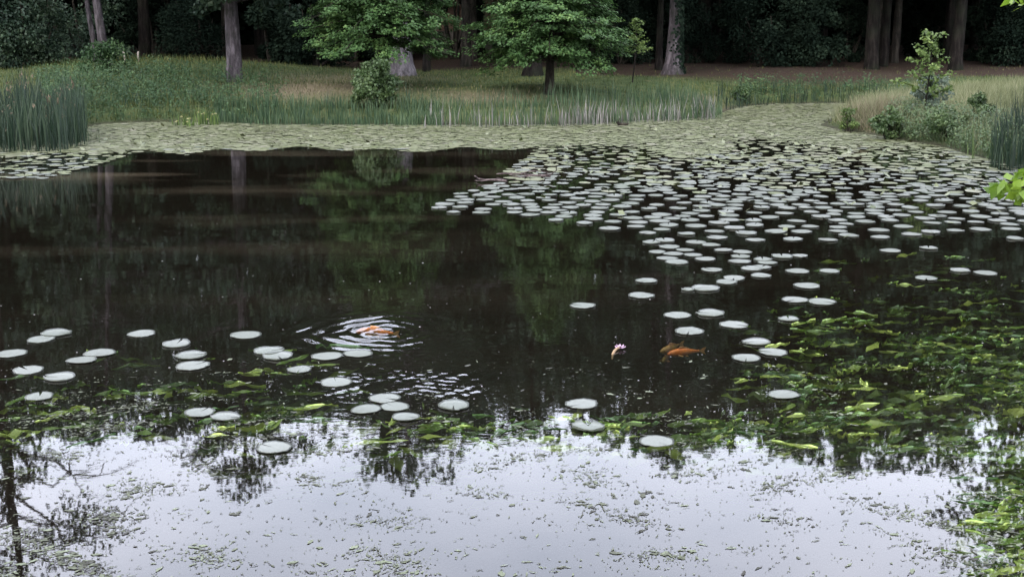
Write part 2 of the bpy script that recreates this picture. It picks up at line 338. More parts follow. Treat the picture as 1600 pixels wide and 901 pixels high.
# ------------------------------------------------------------------ water
KOI = W(594, 519)
water_m, nt, ns, ls = new_mat('pond_water')
out = N_(ns, 'ShaderNodeOutputMaterial'); tc = N_(ns, 'ShaderNodeTexCoord')
def mth(op, a, bb=None, c=None, clamp=False):
    n = N_(ns, 'ShaderNodeMath', operation=op, use_clamp=clamp)
    for i, v in enumerate((a, bb, c)):
        if v is None: continue
        if isinstance(v, (int, float)): n.inputs[i].default_value = v
        else: ls.new(v, n.inputs[i])
    return n.outputs[0]
def wnoise(scale, stretch, det=2, off=0.0):
    mp = N_(ns, 'ShaderNodeMapping'); mp.inputs['Scale'].default_value = stretch; mp.inputs['Location'].default_value = (off, off * 0.7, 0); ls.new(tc.outputs['Object'], mp.inputs['Vector'])
    n = N_(ns, 'ShaderNodeTexNoise'); n.inputs['Scale'].default_value = scale; n.inputs['Detail'].default_value = det; ls.new(mp.outputs[0], n.inputs['Vector'])
    return n.outputs['Fac']
sx = N_(ns, 'ShaderNodeSeparateXYZ'); ls.new(tc.outputs['Object'], sx.inputs[0])
X_, Y_ = sx.outputs['X'], sx.outputs['Y']
def blob(cx, cy, rx, ry):
    a = mth('DIVIDE', mth('SUBTRACT', X_, float(cx)), rx); c = mth('DIVIDE', mth('SUBTRACT', Y_, float(cy)), ry)
    return mth('EXPONENT', mth('MULTIPLY', mth('ADD', mth('MULTIPLY', a, a), mth('MULTIPLY', c, c)), -1.0))
p1, p2, p3 = W(620, 590), W(700, 640), W(985, 560)
rough_zone = mth('ADD', mth('ADD', mth('MULTIPLY', blob(p1[0], p1[1], 0.75, 1.2), 1.0), mth('MULTIPLY', blob(p2[0], p2[1], 0.6, 0.8), 0.8)), mth('MULTIPLY', blob(p3[0], p3[1], 0.55, 1.6), 0.5))
calm = mth('ADD', 0.3, mth('MULTIPLY', 0.7, mth('DIVIDE', 1.0, mth('ADD', 1.0, mth('EXPONENT', mth('MULTIPLY', mth('SUBTRACT', Y_, 10.0), -3.0))))))
h = mth('MULTIPLY', wnoise(1.1, (0.55, 1.5, 1), 2), 0.0019)
h = mth('ADD', h, mth('MULTIPLY', wnoise(6.0, (0.6, 1.6, 1), 2, 5.0), mth('ADD', 0.00035, mth('MULTIPLY', rough_zone, 0.0016))))
h = mth('ADD', h, mth('MULTIPLY', wnoise(13.0, (0.7, 1.3, 1), 1, 9.0), mth('ADD', 0.00012, mth('MULTIPLY', rough_zone, 0.0011))))
h = mth('MULTIPLY', h, calm)
bp = N_(ns, 'ShaderNodeBump'); bp.inputs['Strength'].default_value = 1.0; bp.inputs['Distance'].default_value = 1.0; ls.new(h, bp.inputs['Height'])
fr = N_(ns, 'ShaderNodeFresnel'); fr.inputs['IOR'].default_value = 1.42; ls.new(bp.outputs[0], fr.inputs['Normal'])
gl = N_(ns, 'ShaderNodeBsdfGlossy'); gl.inputs['Roughness'].default_value = 0.02; gl.inputs['Color'].default_value = (1, 1, 1, 1); ls.new(bp.outputs[0], gl.inputs['Normal'])
tr = N_(ns, 'ShaderNodeBsdfTransparent'); tr.inputs['Color'].default_value = (0.93, 0.93, 0.88, 1)
# dust and pollen film that lies on the surface in streaks
film = N_(ns, 'ShaderNodeBsdfDiffuse'); film.inputs['Color'].default_value = (0.105, 0.085, 0.056, 1)
streak = N_(ns, 'ShaderNodeMapRange'); streak.inputs['From Min'].default_value = 0.50; streak.inputs['From Max'].default_value = 0.72; ls.new(wnoise(0.30, (0.5, 1.9, 1), 3, 1.5), streak.inputs['Value'])
fp, fp2 = W(240, 262), W(330, 330)
fz = mth('ADD', blob(fp[0], fp[1], 5.5, 2.6), mth('MULTIPLY', blob(fp2[0], fp2[1], 5.0, 4.0), 0.25))
speck = N_(ns, 'ShaderNodeMapRange'); speck.inputs['From Min'].default_value = 0.55; speck.inputs['From Max'].default_value = 0.75; ls.new(wnoise(60, (1, 1, 1), 2, 2.5), speck.inputs['Value'])
ff = mth('ADD', 0.030, mth('MULTIPLY', streak.outputs[0], mth('ADD', 0.02, mth('MULTIPLY', fz, 0.42))), None, True)
ff = mth('ADD', ff, mth('MULTIPLY', speck.outputs[0], 0.02))
mx0 = N_(ns, 'ShaderNodeMixShader'); ls.new(ff, mx0.inputs[0]); ls.new(tr.outputs[0], mx0.inputs[1]); ls.new(film.outputs[0], mx0.inputs[2])
mx1 = N_(ns, 'ShaderNodeMixShader'); ls.new(fr.outputs[0], mx1.inputs[0]); ls.new(mx0.outputs[0], mx1.inputs[1]); ls.new(gl.outputs[0], mx1.inputs[2])
ls.new(mx1.outputs[0], out.inputs['Surface'])
va = N_(ns, 'ShaderNodeVolumeAbsorption'); va.inputs['Color'].default_value = (0.42, 0.46, 0.20, 1); va.inputs['Density'].default_value = 3.8
ls.new(va.outputs[0], out.inputs['Volume'])
wx0, wx1, wy0, wy1 = -24, 24, 0.5, 47
def axis(lo, hi, a, b_, st):
    return np.concatenate([np.linspace(lo, a, 14)[:-1], np.arange(a, b_, st), np.linspace(b_, hi, 18)])
wxs = axis(wx0, wx1, KOI[0] - 1.15, KOI[0] + 1.25, 0.015); wys = axis(wy0, wy1, KOI[1] - 2.3, KOI[1] + 0.95, 0.017)
wgx, wgy = np.meshgrid(wxs, wys); wgx, wgy = wgx.ravel(), wgy.ravel()
gw = np.random.default_rng(3)
ddx, ddy = wgx - KOI[0] - 0.02, wgy - KOI[1]
th = np.arctan2(ddy, ddx); rad_ = np.hypot(ddx, ddy) * (1 + 0.07 * np.sin(3 * th + 0.6) + 0.03 * np.sin(7 * th))
edge = sstep((1.12 - np.abs(wgx - KOI[0])) / 0.2) * sstep((wgy - KOI[1] + 2.2) / 0.3) * sstep((KOI[1] + 0.9 - wgy) / 0.2)
face = 0.12 + 0.88 / (1 + np.exp(ddx * 8 - 0.6))
wz = 0.0078 * np.sin(rad_ * 2 * math.pi / (0.118 + 0.05 * rad_)) * np.exp(-(rad_ / 0.76) ** 4) * sstep(rad_ / 0.10) * face * (0.8 + 0.35 * np.sin(4 * th + 11 * rad_) + 0.25 * np.sin(9 * th - 17 * rad_))
zone_ = np.exp(-((wgx - W(580, 580)[0]) / 0.62) ** 2 - ((wgy - W(580, 580)[1]) / 1.15) ** 2) + 0.25 * np.exp(-(rad_ / 0.75) ** 2) + 0.9 * np.exp(-((wgx - W(690, 620)[0]) / 0.5) ** 2 - ((wgy - W(690, 620)[1]) / 0.95) ** 2)
rip = np.zeros_like(wz)
for _ in range(34):
    a_ = gw.normal(math.pi / 2, 1.4); lam = 0.036 + 0.15 * gw.random() ** 1.5; rip += 0.019 * lam / 6.283 * np.sin(6.283 / lam * (wgx * math.cos(a_) + wgy * math.sin(a_)) + gw.random() * 6.283)
patchy = np.clip(0.55 + 0.75 * np.sin(wgx * 7.3 + 2.0 * np.sin(wgy * 4.1)) * np.sin(wgy * 8.9 + 1.7 * np.sin(wgx * 5.3)), 0.1, 1.3)
wz = (wz + rip * zone_ * patchy) * edge
nxw = len(wxs); ii = (np.arange(len(wys) - 1)[:, None] * nxw + np.arange(nxw - 1)[None, :]).ravel()
wf = np.stack([ii, ii + 1, ii + nxw + 1, ii + nxw], -1); c0 = len(wz)
box_ = np.array([(wx0, wy0, 0), (wx1, wy0, 0), (wx1, wy1, 0), (wx0, wy1, 0), (wx0, wy0, -1.2), (wx1, wy0, -1.2), (wx1, wy1, -1.2), (wx0, wy1, -1.2)])
boxf = np.array([(7, 6, 5, 4), (0, 4, 5, 1), (1, 5, 6, 2), (2, 6, 7, 3), (3, 7, 4, 0)])
bottom_v = np.vstack([box_, box_[4:]]); boxf = np.array([(11, 10, 9, 8), (0, 4, 5, 1), (1, 5, 6, 2), (2, 6, 7, 3), (3, 7, 4, 0)])
water = build('water', np.vstack([np.stack([wgx, wgy, wz], -1), bottom_v]), np.vstack([wf, boxf + c0]), water_m, None, None, True)
tag(water, kind='structure')

# ------------------------------------------------------------------ trees
def crown_leaves(g, centres, rad, per, L, flat=0.6, up=0.5):
    C = np.repeat(np.asarray(centres), per, 0); rd = np.repeat(np.asarray(rad), per)
    n = len(C); o = rand_dir(g, n) * (g.random(n) ** 0.45 * rd)[:, None]; o[:, 2] *= flat
    nrm = rand_dir(g, n) * 0.75 + np.array([0, 0, up]); d = o + rand_dir(g, n) * 0.4 * rd[:, None]; d[:, 2] -= 0.25 * rd
    ln = L * (0.7 + 0.6 * g.random(n))
    v, f = leaf_quads(C + o, nrm, d, ln, ln * 0.72, 0.22)
    r = np.clip(np.repeat(g.random(len(centres)) * 0.5 + 0.1, per) + g.random(n) * 0.35, 0, 1)
    return v, f, r
def grow(name, px, D, H, r0, label, bark='bark_dim', leaf='oak', crown_from=0.3, R0=3.2, nb=34, per=26, L=0.24, lean=(0, 0), flare=0.6, seed=1, group=None, sparse=0.0, xoff=0.0, forks=0, bare=False, kinks=0.25, twigs=True, cat='tree', boughs=()):
    g = np.random.default_rng(seed)
    x = PX(px, D, 0.8) + xoff; y = D; z = gz(x, y)
    t = empty(name, (x, y, z - 0.05)); tag(t, label, cat, group)
    H = H - z
    m = 16; s = np.linspace(0, 1, m)
    s = np.concatenate([[0, 0.015, 0.035, 0.06], s[2:]]); m = len(s)
    wig = np.cumsum(g.normal(size=(m, 2)) * 0.05 * kinks, 0)
    pts = np.stack([lean[0] * s * H + wig[:, 0], lean[1] * s * H + wig[:, 1], s * H * 0.96], -1)
    rad = r0 * (1 - 0.86 * s ** 0.9) * (1 + flare * np.exp(-s * H / (r0 * 2.2)))
    mb = MB(); tube(mb, pts, rad, 14, 0.12, g)
    # root toes
    if flare > 0.5:
        for k in range(5):
            a = k * 1.256 + g.random(); e = r0 * (1.5 + 0.7 * g.random())
            tube(mb, [(math.cos(a) * r0 * 0.4, math.sin(a) * r0 * 0.4, r0 * 1.5), (math.cos(a) * r0 * 1.05, math.sin(a) * r0 * 1.05, r0 * 0.5), (math.cos(a) * e, math.sin(a) * e, -0.03)], [r0 * 0.35, r0 * 0.3, r0 * 0.16], 6, 0.1, g)
    cs, rs = [], []
    for k in range(nb):
        u = (k + g.random() * 0.8) / nb
        hs = crown_from + (0.97 - crown_from) * u
        p0 = np.array([np.interp(hs, s, pts[:, 0]), np.interp(hs, s, pts[:, 1]), hs * H * 0.96])
        prof = math.sin(math.pi * (0.16 + 0.80 * u)) ** 0.8
        ln = R0 * prof * (0.7 + 0.45 * g.random()); az = k * 2.39996 + g.random() * 0.7
        d = np.array([math.cos(az), math.sin(az), 0.25 + 0.5 * u])
        q = np.linspace(0, 1, 6)
        bp_ = p0 + q[:, None] * d * ln + np.stack([0 * q, 0 * q, -0.22 * ln * q ** 2], -1) + g.normal(size=(6, 3)) * 0.05 * ln * q[:, None] * (1 + bare)
        rb = max(0.02, np.interp(hs, s, rad) * 0.42)
        tube(mb, bp_, rb * (1 - 0.85 * q) + 0.006, 6, 0.1, g)
        nt_ = 5 if bare else 2
        if twigs:
            for e in range(nt_):
                i = g.integers(2, 6); dv = rand_dir(g, 1)[0]; dv[2] = abs(dv[2]) * 0.5 - (0.3 if bare else 0); ll = ln * 0.35 * (0.5 + g.random())
                mid = bp_[i] + dv * ll * 0.5 + g.normal(size=3) * 0.05 * ll
                tube(mb, [bp_[i], mid, bp_[i] + dv * ll + np.array([0, 0, -0.1 * ll])], [rb * 0.35 + 0.006, rb * 0.2 + 0.005, 0.004], 5)
        if g.random() < sparse: continue
        nc = max(2, int(ln * 1.9))
        for e in range(nc):
            w_ = 0.35 + 0.65 * (e + g.random()) / nc
            c = np.array([np.interp(w_, q, bp_[:, j]) for j in range(3)]) + g.normal(size=3) * np.array([0.38, 0.38, 0.25]) * ln * 0.3
            cs.append(c); rs.append(0.42 + 0.4 * g.random())
    for (bz, az, ln) in boughs:
        q = np.linspace(0, 1, 6); p0 = np.array([np.interp(bz / H / 0.96, s, pts[:, 0]), np.interp(bz / H / 0.96, s, pts[:, 1]), bz])
        bp_ = p0 + q[:, None] * np.array([math.cos(az), math.sin(az), 0.30]) * ln + np.stack([0 * q, 0 * q, -0.42 * ln * q ** 2], -1)
        tube(mb, bp_, 0.035 * (1 - 0.85 * q) + 0.006, 6, 0.1, g)
        for e in range(int(ln * 5)):
            w_ = 0.3 + 0.7 * g.random(); cs.append(np.array([np.interp(w_, q, bp_[:, j]) for j in range(3)]) + g.normal(size=3) * np.array([0.12, 0.12, 0.08])); rs.append(0.20 + 0.16 * g.random())
    mb.build('trunk', M[bark], t, True)
    if cs:
        v, f, r = crown_leaves(g, cs, rs, per, L)
        build('crown', v, f, M[leaf], t, r)
    return t
def linden(px, D, topz, width, base_z, label, seed):
    g = np.random.default_rng(seed)
    x = PX(px, D, 0.8); z = gz(x, D); t = empty('linden_tree', (x, D, z - 0.04)); tag(t, label, 'tree')
    H = topz - z; s = np.linspace(0, 1, 14)
    pts = np.stack([0.04 * np.sin(s * 5), 0.04 * np.cos(s * 4), s * H], -1)
    mb = MB(); tube(mb, pts, 0.12 * (1 - 0.92 * s) * (1 + 0.6 * np.exp(-s * 30)) + 0.008, 12, 0.08, g)
    cb = (base_z - z) / H; cs, rs, ds = [], [], []
    nb = 150
    for k in range(nb):
        u = (k + g.random() * 0.6) / nb
        hs = cb + 0.04 + (0.98 - cb) * u * 0.97
        prof = (0.86 + 0.22 * u / 0.14) if u < 0.14 else (1.08 * (1 - (u - 0.14) / 0.88) ** 0.88)
        ln = width * 0.5 * prof * (0.84 + 0.22 * g.random()) + 0.12; az = k * 2.39996 + g.random() * 0.6
        rise = 0.10 + 0.75 * u; q = np.linspace(0, 1, 6); d = np.array([math.cos(az), math.sin(az), rise])
        sag = 0.34 - 0.12 * u
        bp_ = np.array([0, 0, hs * H]) + q[:, None] * d * ln + np.stack([0 * q, 0 * q, -sag * ln * q ** 2.2], -1)
        tube(mb, bp_, 0.030 * (1 - u * 0.6) * (1 - 0.85 * q) + 0.004, 5)
        nc = max(3, int(ln * 5.5))
        for e in range(nc):
            w_ = 0.25 + 0.75 * (e + g.random()) / nc
            c = np.array([np.interp(w_, q, bp_[:, j]) for j in range(3)]) + np.array([-math.sin(az), math.cos(az), 0]) * g.normal() * 0.16 * ln + np.array([0, 0, g.normal() * 0.05])
            cs.append(c); rs.append(0.18 + 0.22 * g.random()); ds.append(d)
    mb.build('trunk', M['bark_dark'], t, True)
    per = 64; C = np.repeat(np.array(cs), per, 0); rd = np.repeat(np.array(rs), per); DD = np.repeat(np.array(ds), per, 0)
    n = len(C); o = rand_dir(g, n) * (g.random(n) ** 0.5 * rd)[:, None]; o[:, 2] = o[:, 2] * 0.38 - 0.22 * np.hypot(o[:, 0], o[:, 1])
    nrm = rand_dir(g, n) * 0.45 + np.array([0, 0, 0.8]) + DD * 0.25; d = DD * 0.8 + rand_dir(g, n) * 0.6 + np.array([0, 0, -0.6])
    ln = 0.078 * (0.7 + 0.6 * g.random(n)); v, f = leaf_quads(C + o, nrm, d, ln, ln * 0.85, 0.2)
    r = np.clip(np.repeat(g.random(len(cs)) * 0.35 + 0.12, per) + g.random(n) * 0.3, 0, 1)
    build('crown', v, f, M['linden'], t, r)
    return t
linden(594, 38.0, 7.1, 4.35, 1.75, 'full green linden in front of the big grey beech trunk, spreading lower crown', 11)
linden(858, 37.0, 6.6, 4.05, 1.42, 'brighter green cone-shaped linden on a short dark trunk behind the pale dead reeds', 12)

grow('woodland_tree', 168, 44, top_z(44, 690), 0.165, 'thicker of two leaning grey trunks rising together behind the nettle bank', 'bark_grey', R0=3.4, crown_from=0.33, lean=(-0.085, 0), flare=0.25, seed=21, sparse=0.25, L=0.18, per=34, boughs=[(3.0, 3.2, 2.0), (2.6, 3.6, 1.6), (3.5, 0.2, 1.4), (3.6, 4.4, 1.8)])
grow('woodland_tree', 155, 44.6, top_z(44, 630), 0.10, 'thinner of two leaning grey trunks rising together behind the nettle bank', 'bark_grey', R0=2.2, nb=22, crown_from=0.4, lean=(-0.12, 0.02), flare=0.2, seed=22, sparse=0.3)
grow('woodland_tree', 367, 39.6, top_z(39.6, 765), 0.245, 'straight grey trunk with low side branches standing on the grassy mound edge', 'bark_grey', R0=3.4, crown_from=0.20, nb=42, lean=(-0.018, 0), flare=0.12, seed=23, L=0.16, per=64, boughs=[(2.6, 0.1, 1.3), (2.3, 3.0, 1.0), (2.9, 3.6, 1.5), (3.0, 5.6, 1.4), (3.4, 0.6, 1.6), (3.5, 2.7, 1.7), (2.7, 4.7, 0.9), (3.8, 4.4, 1.6), (3.9, 5.8, 1.7)])
grow('beech_tree', 627, 43, top_z(43, 755), 0.31, 'massive pale beech trunk with flared roots behind the fuller linden', 'bark_pale', R0=3.8, crown_from=0.34, nb=42, flare=0.75, seed=24)
grow('woodland_tree', 667, 46.5, top_z(46.5, 700), 0.14, 'dim slim trunk in the shade just beside the massive beech', 'bark_dim', R0=2.6, crown_from=0.36, flare=0.3, seed=25)
grow('woodland_tree', 833, 44, top_z(44, 690), 0.24, 'grey trunk mostly hidden behind the cone-shaped linden', 'bark_dim', R0=3.2, crown_from=0.36, flare=0.7, seed=26)
grow('woodland_tree', 727, 50, top_z(50, 690), 0.20, 'nearly black trunk in the dark gap between the two lindens', 'bark_dark', R0=3.2, crown_from=0.34, flare=0.2, boughs=[(3.9, 4.3, 3.4), (4.3, 4.9, 3.6), (4.1, 5.5, 3.2), (4.7, 3.9, 3.0), (5.0, 4.6, 4.0), (5.3, 5.2, 3.8), (4.4, 0.2, 2.6), (4.5, 3.1, 2.6)], seed=27)  # out-of-view boughs over the pond side, added to shade this and the following trunks
grow('woodland_tree', 1030, 48, top_z(48, 715), 0.135, 'thin dim trunk beside the ivy-clad flared trunk', 'bark_dim', R0=2.6, crown_from=0.36, flare=0.2, boughs=[(3.9, 4.3, 3.4), (4.3, 4.9, 3.6), (4.1, 5.5, 3.2), (4.7, 3.9, 3.0), (5.0, 4.6, 4.0), (5.3, 5.2, 3.8), (4.4, 0.2, 2.6), (4.5, 3.1, 2.6)], seed=28)
tj = grow('woodland_tree', 1052, 45.5, top_z(45.5, 738), 0.25, 'tall trunk with a pale flared foot and ivy climbing one side', 'bark_grey', R0=3.6, crown_from=0.34, nb=38, lean=(0.012, 0), flare=0.85, boughs=[(3.9, 4.3, 3.4), (4.3, 4.9, 3.6), (4.1, 5.5, 3.2), (4.7, 3.9, 3.0), (5.0, 4.6, 4.0), (5.3, 5.2, 3.8), (4.4, 0.2, 2.6), (4.5, 3.1, 2.6)], seed=29)
grow('woodland_tree', 1361, 48.5, top_z(48.5, 748), 0.26, 'broad shaded trunk under the leaf-litter slope, widest of three together', 'bark_dim', R0=3.5, crown_from=0.34, nb=38, flare=0.15, boughs=[(3.9, 4.3, 3.4), (4.3, 4.9, 3.6), (4.1, 5.5, 3.2), (4.7, 3.9, 3.0), (5.0, 4.6, 4.0), (5.3, 5.2, 3.8), (4.4, 0.2, 2.6), (4.5, 3.1, 2.6)], seed=30)
grow('woodland_tree', 1379, 50, top_z(50, 735), 0.20, 'middle trunk of three together, pressed against the broad shaded one', 'bark_dim', R0=2.8, crown_from=0.36, flare=0.1, boughs=[(3.9, 4.3, 3.4), (4.3, 4.9, 3.6), (4.1, 5.5, 3.2), (4.7, 3.9, 3.0), (5.0, 4.6, 4.0), (5.3, 5.2, 3.8), (4.4, 0.2, 2.6), (4.5, 3.1, 2.6)], seed=31)
grow('woodland_tree', 1396, 51.5, top_z(51.5, 700), 0.17, 'slimmest of three trunks together, set apart with a slight lean', 'bark_dark', R0=2.8, crown_from=0.36, lean=(0.03, 0), flare=0.15, boughs=[(3.9, 4.3, 3.4), (4.3, 4.9, 3.6), (4.1, 5.5, 3.2), (4.7, 3.9, 3.0), (5.0, 4.6, 4.0), (5.3, 5.2, 3.8), (4.4, 0.2, 2.6), (4.5, 3.1, 2.6)], seed=32)
grow('woodland_tree', 1492, 47.5, top_z(47.5, 742), 0.24, 'solitary thick brown trunk leaning a little above the litter slope', 'bark_dim', R0=3.5, crown_from=0.34, nb=38, lean=(0.03, 0), flare=0.2, boughs=[(3.9, 4.3, 3.4), (4.3, 4.9, 3.6), (4.1, 5.5, 3.2), (4.7, 3.9, 3.0), (5.0, 4.6, 4.0), (5.3, 5.2, 3.8), (4.4, 0.2, 2.6), (4.5, 3.1, 2.6)], seed=33)
# ivy on the flared trunk
g_ = np.random.default_rng(5); n = 900
a = g_.normal(0.3, 0.7, n); hh = g_.random(n) * 3.2; rr_ = 0.27 + 0.06 * g_.random(n) + 0.16 * np.exp(-hh * 2.2)
c = np.stack([np.cos(a) * rr_ + 0.012 * hh, -np.abs(np.sin(a) * rr_) * 0.9, hh], -1)
v, f = leaf_quads(c, np.stack([np.cos(a), -np.abs(np.sin(a)), 0.3 + 0 * a], -1) + rand_dir(g_, n) * 0.4, rand_dir(g_, n) + np.array([0, 0, -1]), 0.11, 0.10)
build('ivy', v, f, M['dark'], tj, g_.random(n))

# wood behind: rows of trees, each its own, all of one look
proto = {}
def back_tree(px, D, top, k, label, group):
    x = PX(px, D, 0.8); z = gz(x, D)
    if k not in proto:
        t = grow('forest_tree', px, D, top, 0.22, label, 'bark_dark' if k % 2 else 'bark_dim', R0=3.9, crown_from=0.24, nb=46, per=30, L=0.30, flare=0.15, seed=60 + k, group=group)
        proto[k] = (t, top - z); return t
    src, h0 = proto[k]
    t = link(src.copy()); t.location = (x, D, z - 0.05); t.rotation_euler = (0, 0, px * 0.7 + D); sc_ = (top - z) / h0; t.scale = (sc_ * random.uniform(0.9, 1.12), sc_ * random.uniform(0.9, 1.12), sc_)
    for ch in src.children:
        c = link(ch.copy()); c.parent = t
    t['label'] = label; t['group'] = group
    return t
i = 0
for row, (D0, y0, y1, step) in enumerate([(53, 630, 700, 125), (57.5, 620, 690, 170), (63, 590, 670, 230)]):
    px = -640 + row * 47
    while px < 2260:
        d = D0 + random.uniform(-1.4, 1.4)
        back_tree(px + random.uniform(-25, 25), d, top_z(d, random.uniform(y0, y1) + (28 if 1080 < px < 1480 else 0)), i % 5, 'dark forest tree deep in the shaded wood behind the lawn', 'trees of the dark wood'); i += 1; px += step
for x, y, h in [(-23, 2, 14), (-25, 9, 15), (-24, 16, 14), (-27, 23, 15), (19, 1, 14), (21, 8, 15), (22, 15, 14), (25, 22, 15), (-16, -7, 14), (-9, -10, 15), (-2, -11, 14), (5, -10, 15), (12, -8, 14), (-20, -3, 13), (17, -4, 13)]:  # unseen trees added beside and behind the camera to cut the sky light
    t = back_tree(800, 53, 14, i % 5, 'unseen tall tree added on the near banks to shade the pond', 'added trees of the near banks'); t.location = (x, y, gz(x, y)); i += 1
# trees on the sides, outside the frame but mirrored in the pond
grow('half_bare_tree', -32, 31, top_z(31, 985), 0.33, 'tall half-bare tree beside the dark reed bed, mirrored with twisted branches', 'bark_dark', R0=3.1, crown_from=0.40, nb=34, per=60, L=0.12, lean=(0.0, 0), seed=41, sparse=0.2, bare=True, kinks=1.0)
grow('bank_tree', 1712, 21.5, top_z(21.5, 1010), 0.13, 'leafy tree on the near right bank, mirrored at the lower corner', 'bark_dark', R0=2.25, crown_from=0.42, nb=48, per=110, L=0.11, seed=42, kinks=0.5)

# shrubs and low branches at the wood's edge
def shrub(name, px, D, h, rad, label, leaf='dark', L=0.14, n=2600, seed=1, cat='shrub', group=None, flat=0.75, stems=7, sink=0.0, z=None, lumps=16, low=0.18):
    g = np.random.default_rng(seed); x = PX(px, D, 0.8); z = gz(x, D) if z is None else z
    t = empty(name, (x, D, z - sink)); tag(t, label, cat, group)
    mb = MB(); cs, rs = [], []
    for k in range(lumps):
        a = g.random() * 6.283; u = g.random(); q = math.sqrt(g.random()) * rad * 0.75
        zz = h * (low + (0.86 - low) * u); q *= math.sqrt(max(0.15, 1 - (max(0, u - 0.25) / 0.85) ** 2))
        cs.append((math.cos(a) * q, math.sin(a) * q, zz)); rs.append(rad * (0.18 + 0.30 * g.random()))
    for k in range(stems):
        c = np.array(cs[k % lumps])
        tube(mb, [(c[0] * 0.12, c[1] * 0.12, -0.03), c * np.array([0.55, 0.55, 0.5]), c + np.array([0, 0, 0.2 * h])], [0.022 * h, 0.014 * h, 0.004 * h], 6)
    mb.build('stem', M['bark_dark'], t, True)
    v, f, r = crown_leaves(g, cs, rs, max(8, n // lumps), L, flat, 0.4)
    v[:, 2] = np.maximum(v[:, 2], 0.0)
    build('foliage', v, f, M[leaf], t, r)
    return t
k = 0
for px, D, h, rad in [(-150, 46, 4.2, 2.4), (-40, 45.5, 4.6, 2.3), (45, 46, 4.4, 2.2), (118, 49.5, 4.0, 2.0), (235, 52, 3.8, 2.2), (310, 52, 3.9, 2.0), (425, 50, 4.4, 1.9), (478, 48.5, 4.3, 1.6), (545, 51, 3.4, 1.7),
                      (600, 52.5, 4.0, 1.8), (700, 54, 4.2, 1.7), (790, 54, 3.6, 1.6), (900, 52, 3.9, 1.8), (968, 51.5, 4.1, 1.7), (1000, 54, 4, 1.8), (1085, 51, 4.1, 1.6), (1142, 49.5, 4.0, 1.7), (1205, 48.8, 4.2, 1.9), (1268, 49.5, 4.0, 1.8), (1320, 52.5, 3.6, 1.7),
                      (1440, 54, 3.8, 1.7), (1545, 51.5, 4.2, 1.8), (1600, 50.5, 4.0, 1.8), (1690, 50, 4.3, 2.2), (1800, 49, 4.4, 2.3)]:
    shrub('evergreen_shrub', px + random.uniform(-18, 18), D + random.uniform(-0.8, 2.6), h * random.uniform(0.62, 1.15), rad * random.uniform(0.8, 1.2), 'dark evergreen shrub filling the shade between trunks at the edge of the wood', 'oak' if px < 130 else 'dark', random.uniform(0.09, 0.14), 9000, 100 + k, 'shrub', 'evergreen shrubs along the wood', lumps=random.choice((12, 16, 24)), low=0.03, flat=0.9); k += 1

# far wood: one dark mass closing the view
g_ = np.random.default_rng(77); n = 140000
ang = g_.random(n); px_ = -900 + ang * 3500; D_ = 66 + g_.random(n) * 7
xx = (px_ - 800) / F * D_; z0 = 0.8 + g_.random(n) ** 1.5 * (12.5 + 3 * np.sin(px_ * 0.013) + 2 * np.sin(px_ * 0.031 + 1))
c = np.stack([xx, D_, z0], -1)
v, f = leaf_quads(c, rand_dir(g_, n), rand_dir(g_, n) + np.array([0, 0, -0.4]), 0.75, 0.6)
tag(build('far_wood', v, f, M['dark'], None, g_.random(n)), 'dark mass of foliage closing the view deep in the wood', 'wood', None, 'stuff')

# leafy shrubs and saplings near the water
shrub('round_bush', 585, 34.6, 1.32, 0.85, 'rounded mid-green bush growing from the reeds below the fuller linden', 'bush', 0.075, 6500, 201, 'bush', lumps=40)
shrub('round_bush', 1392, 29.6, 0.85, 0.50, 'small leafy bush overhanging the water at the grassy point', 'bush', 0.075, 1500, 202, 'bush')
shrub('silver_bush', 1452, 31.0, 1.15, 0.55, 'silvery grey-green bush at the foot of the yellow-green sapling', 'silver', 0.07, 2200, 203, 'bush')
shrub('round_bush', 1490, 28.6, 0.62, 0.70, 'low tangled bush on the bank beside the tall dark reeds', 'bush', 0.06, 1500, 204, 'bush')
shrub('round_bush', 1330, 31.5, 0.62, 0.30, 'tiny yellow-green bush at the very tip of the grassy point', 'lime', 0.06, 700, 205, 'bush')
shrub('round_bush', 1532, 29.0, 0.85, 0.36, 'narrow dark green bush standing before the pale grass slope', 'bush', 0.06, 1300, 206, 'bush')
shrub('round_bush', 1160, 40.2, 0.5, 0.4, 'small mid-green bush beside the mouth of the narrow inlet', 'bush', 0.07, 700, 207, 'bush')
shrub('round_bush', 165, 41, 1.0, 0.9, 'dark low bush under the two leaning trunks', 'herb', 0.08, 2400, 208, 'bush')
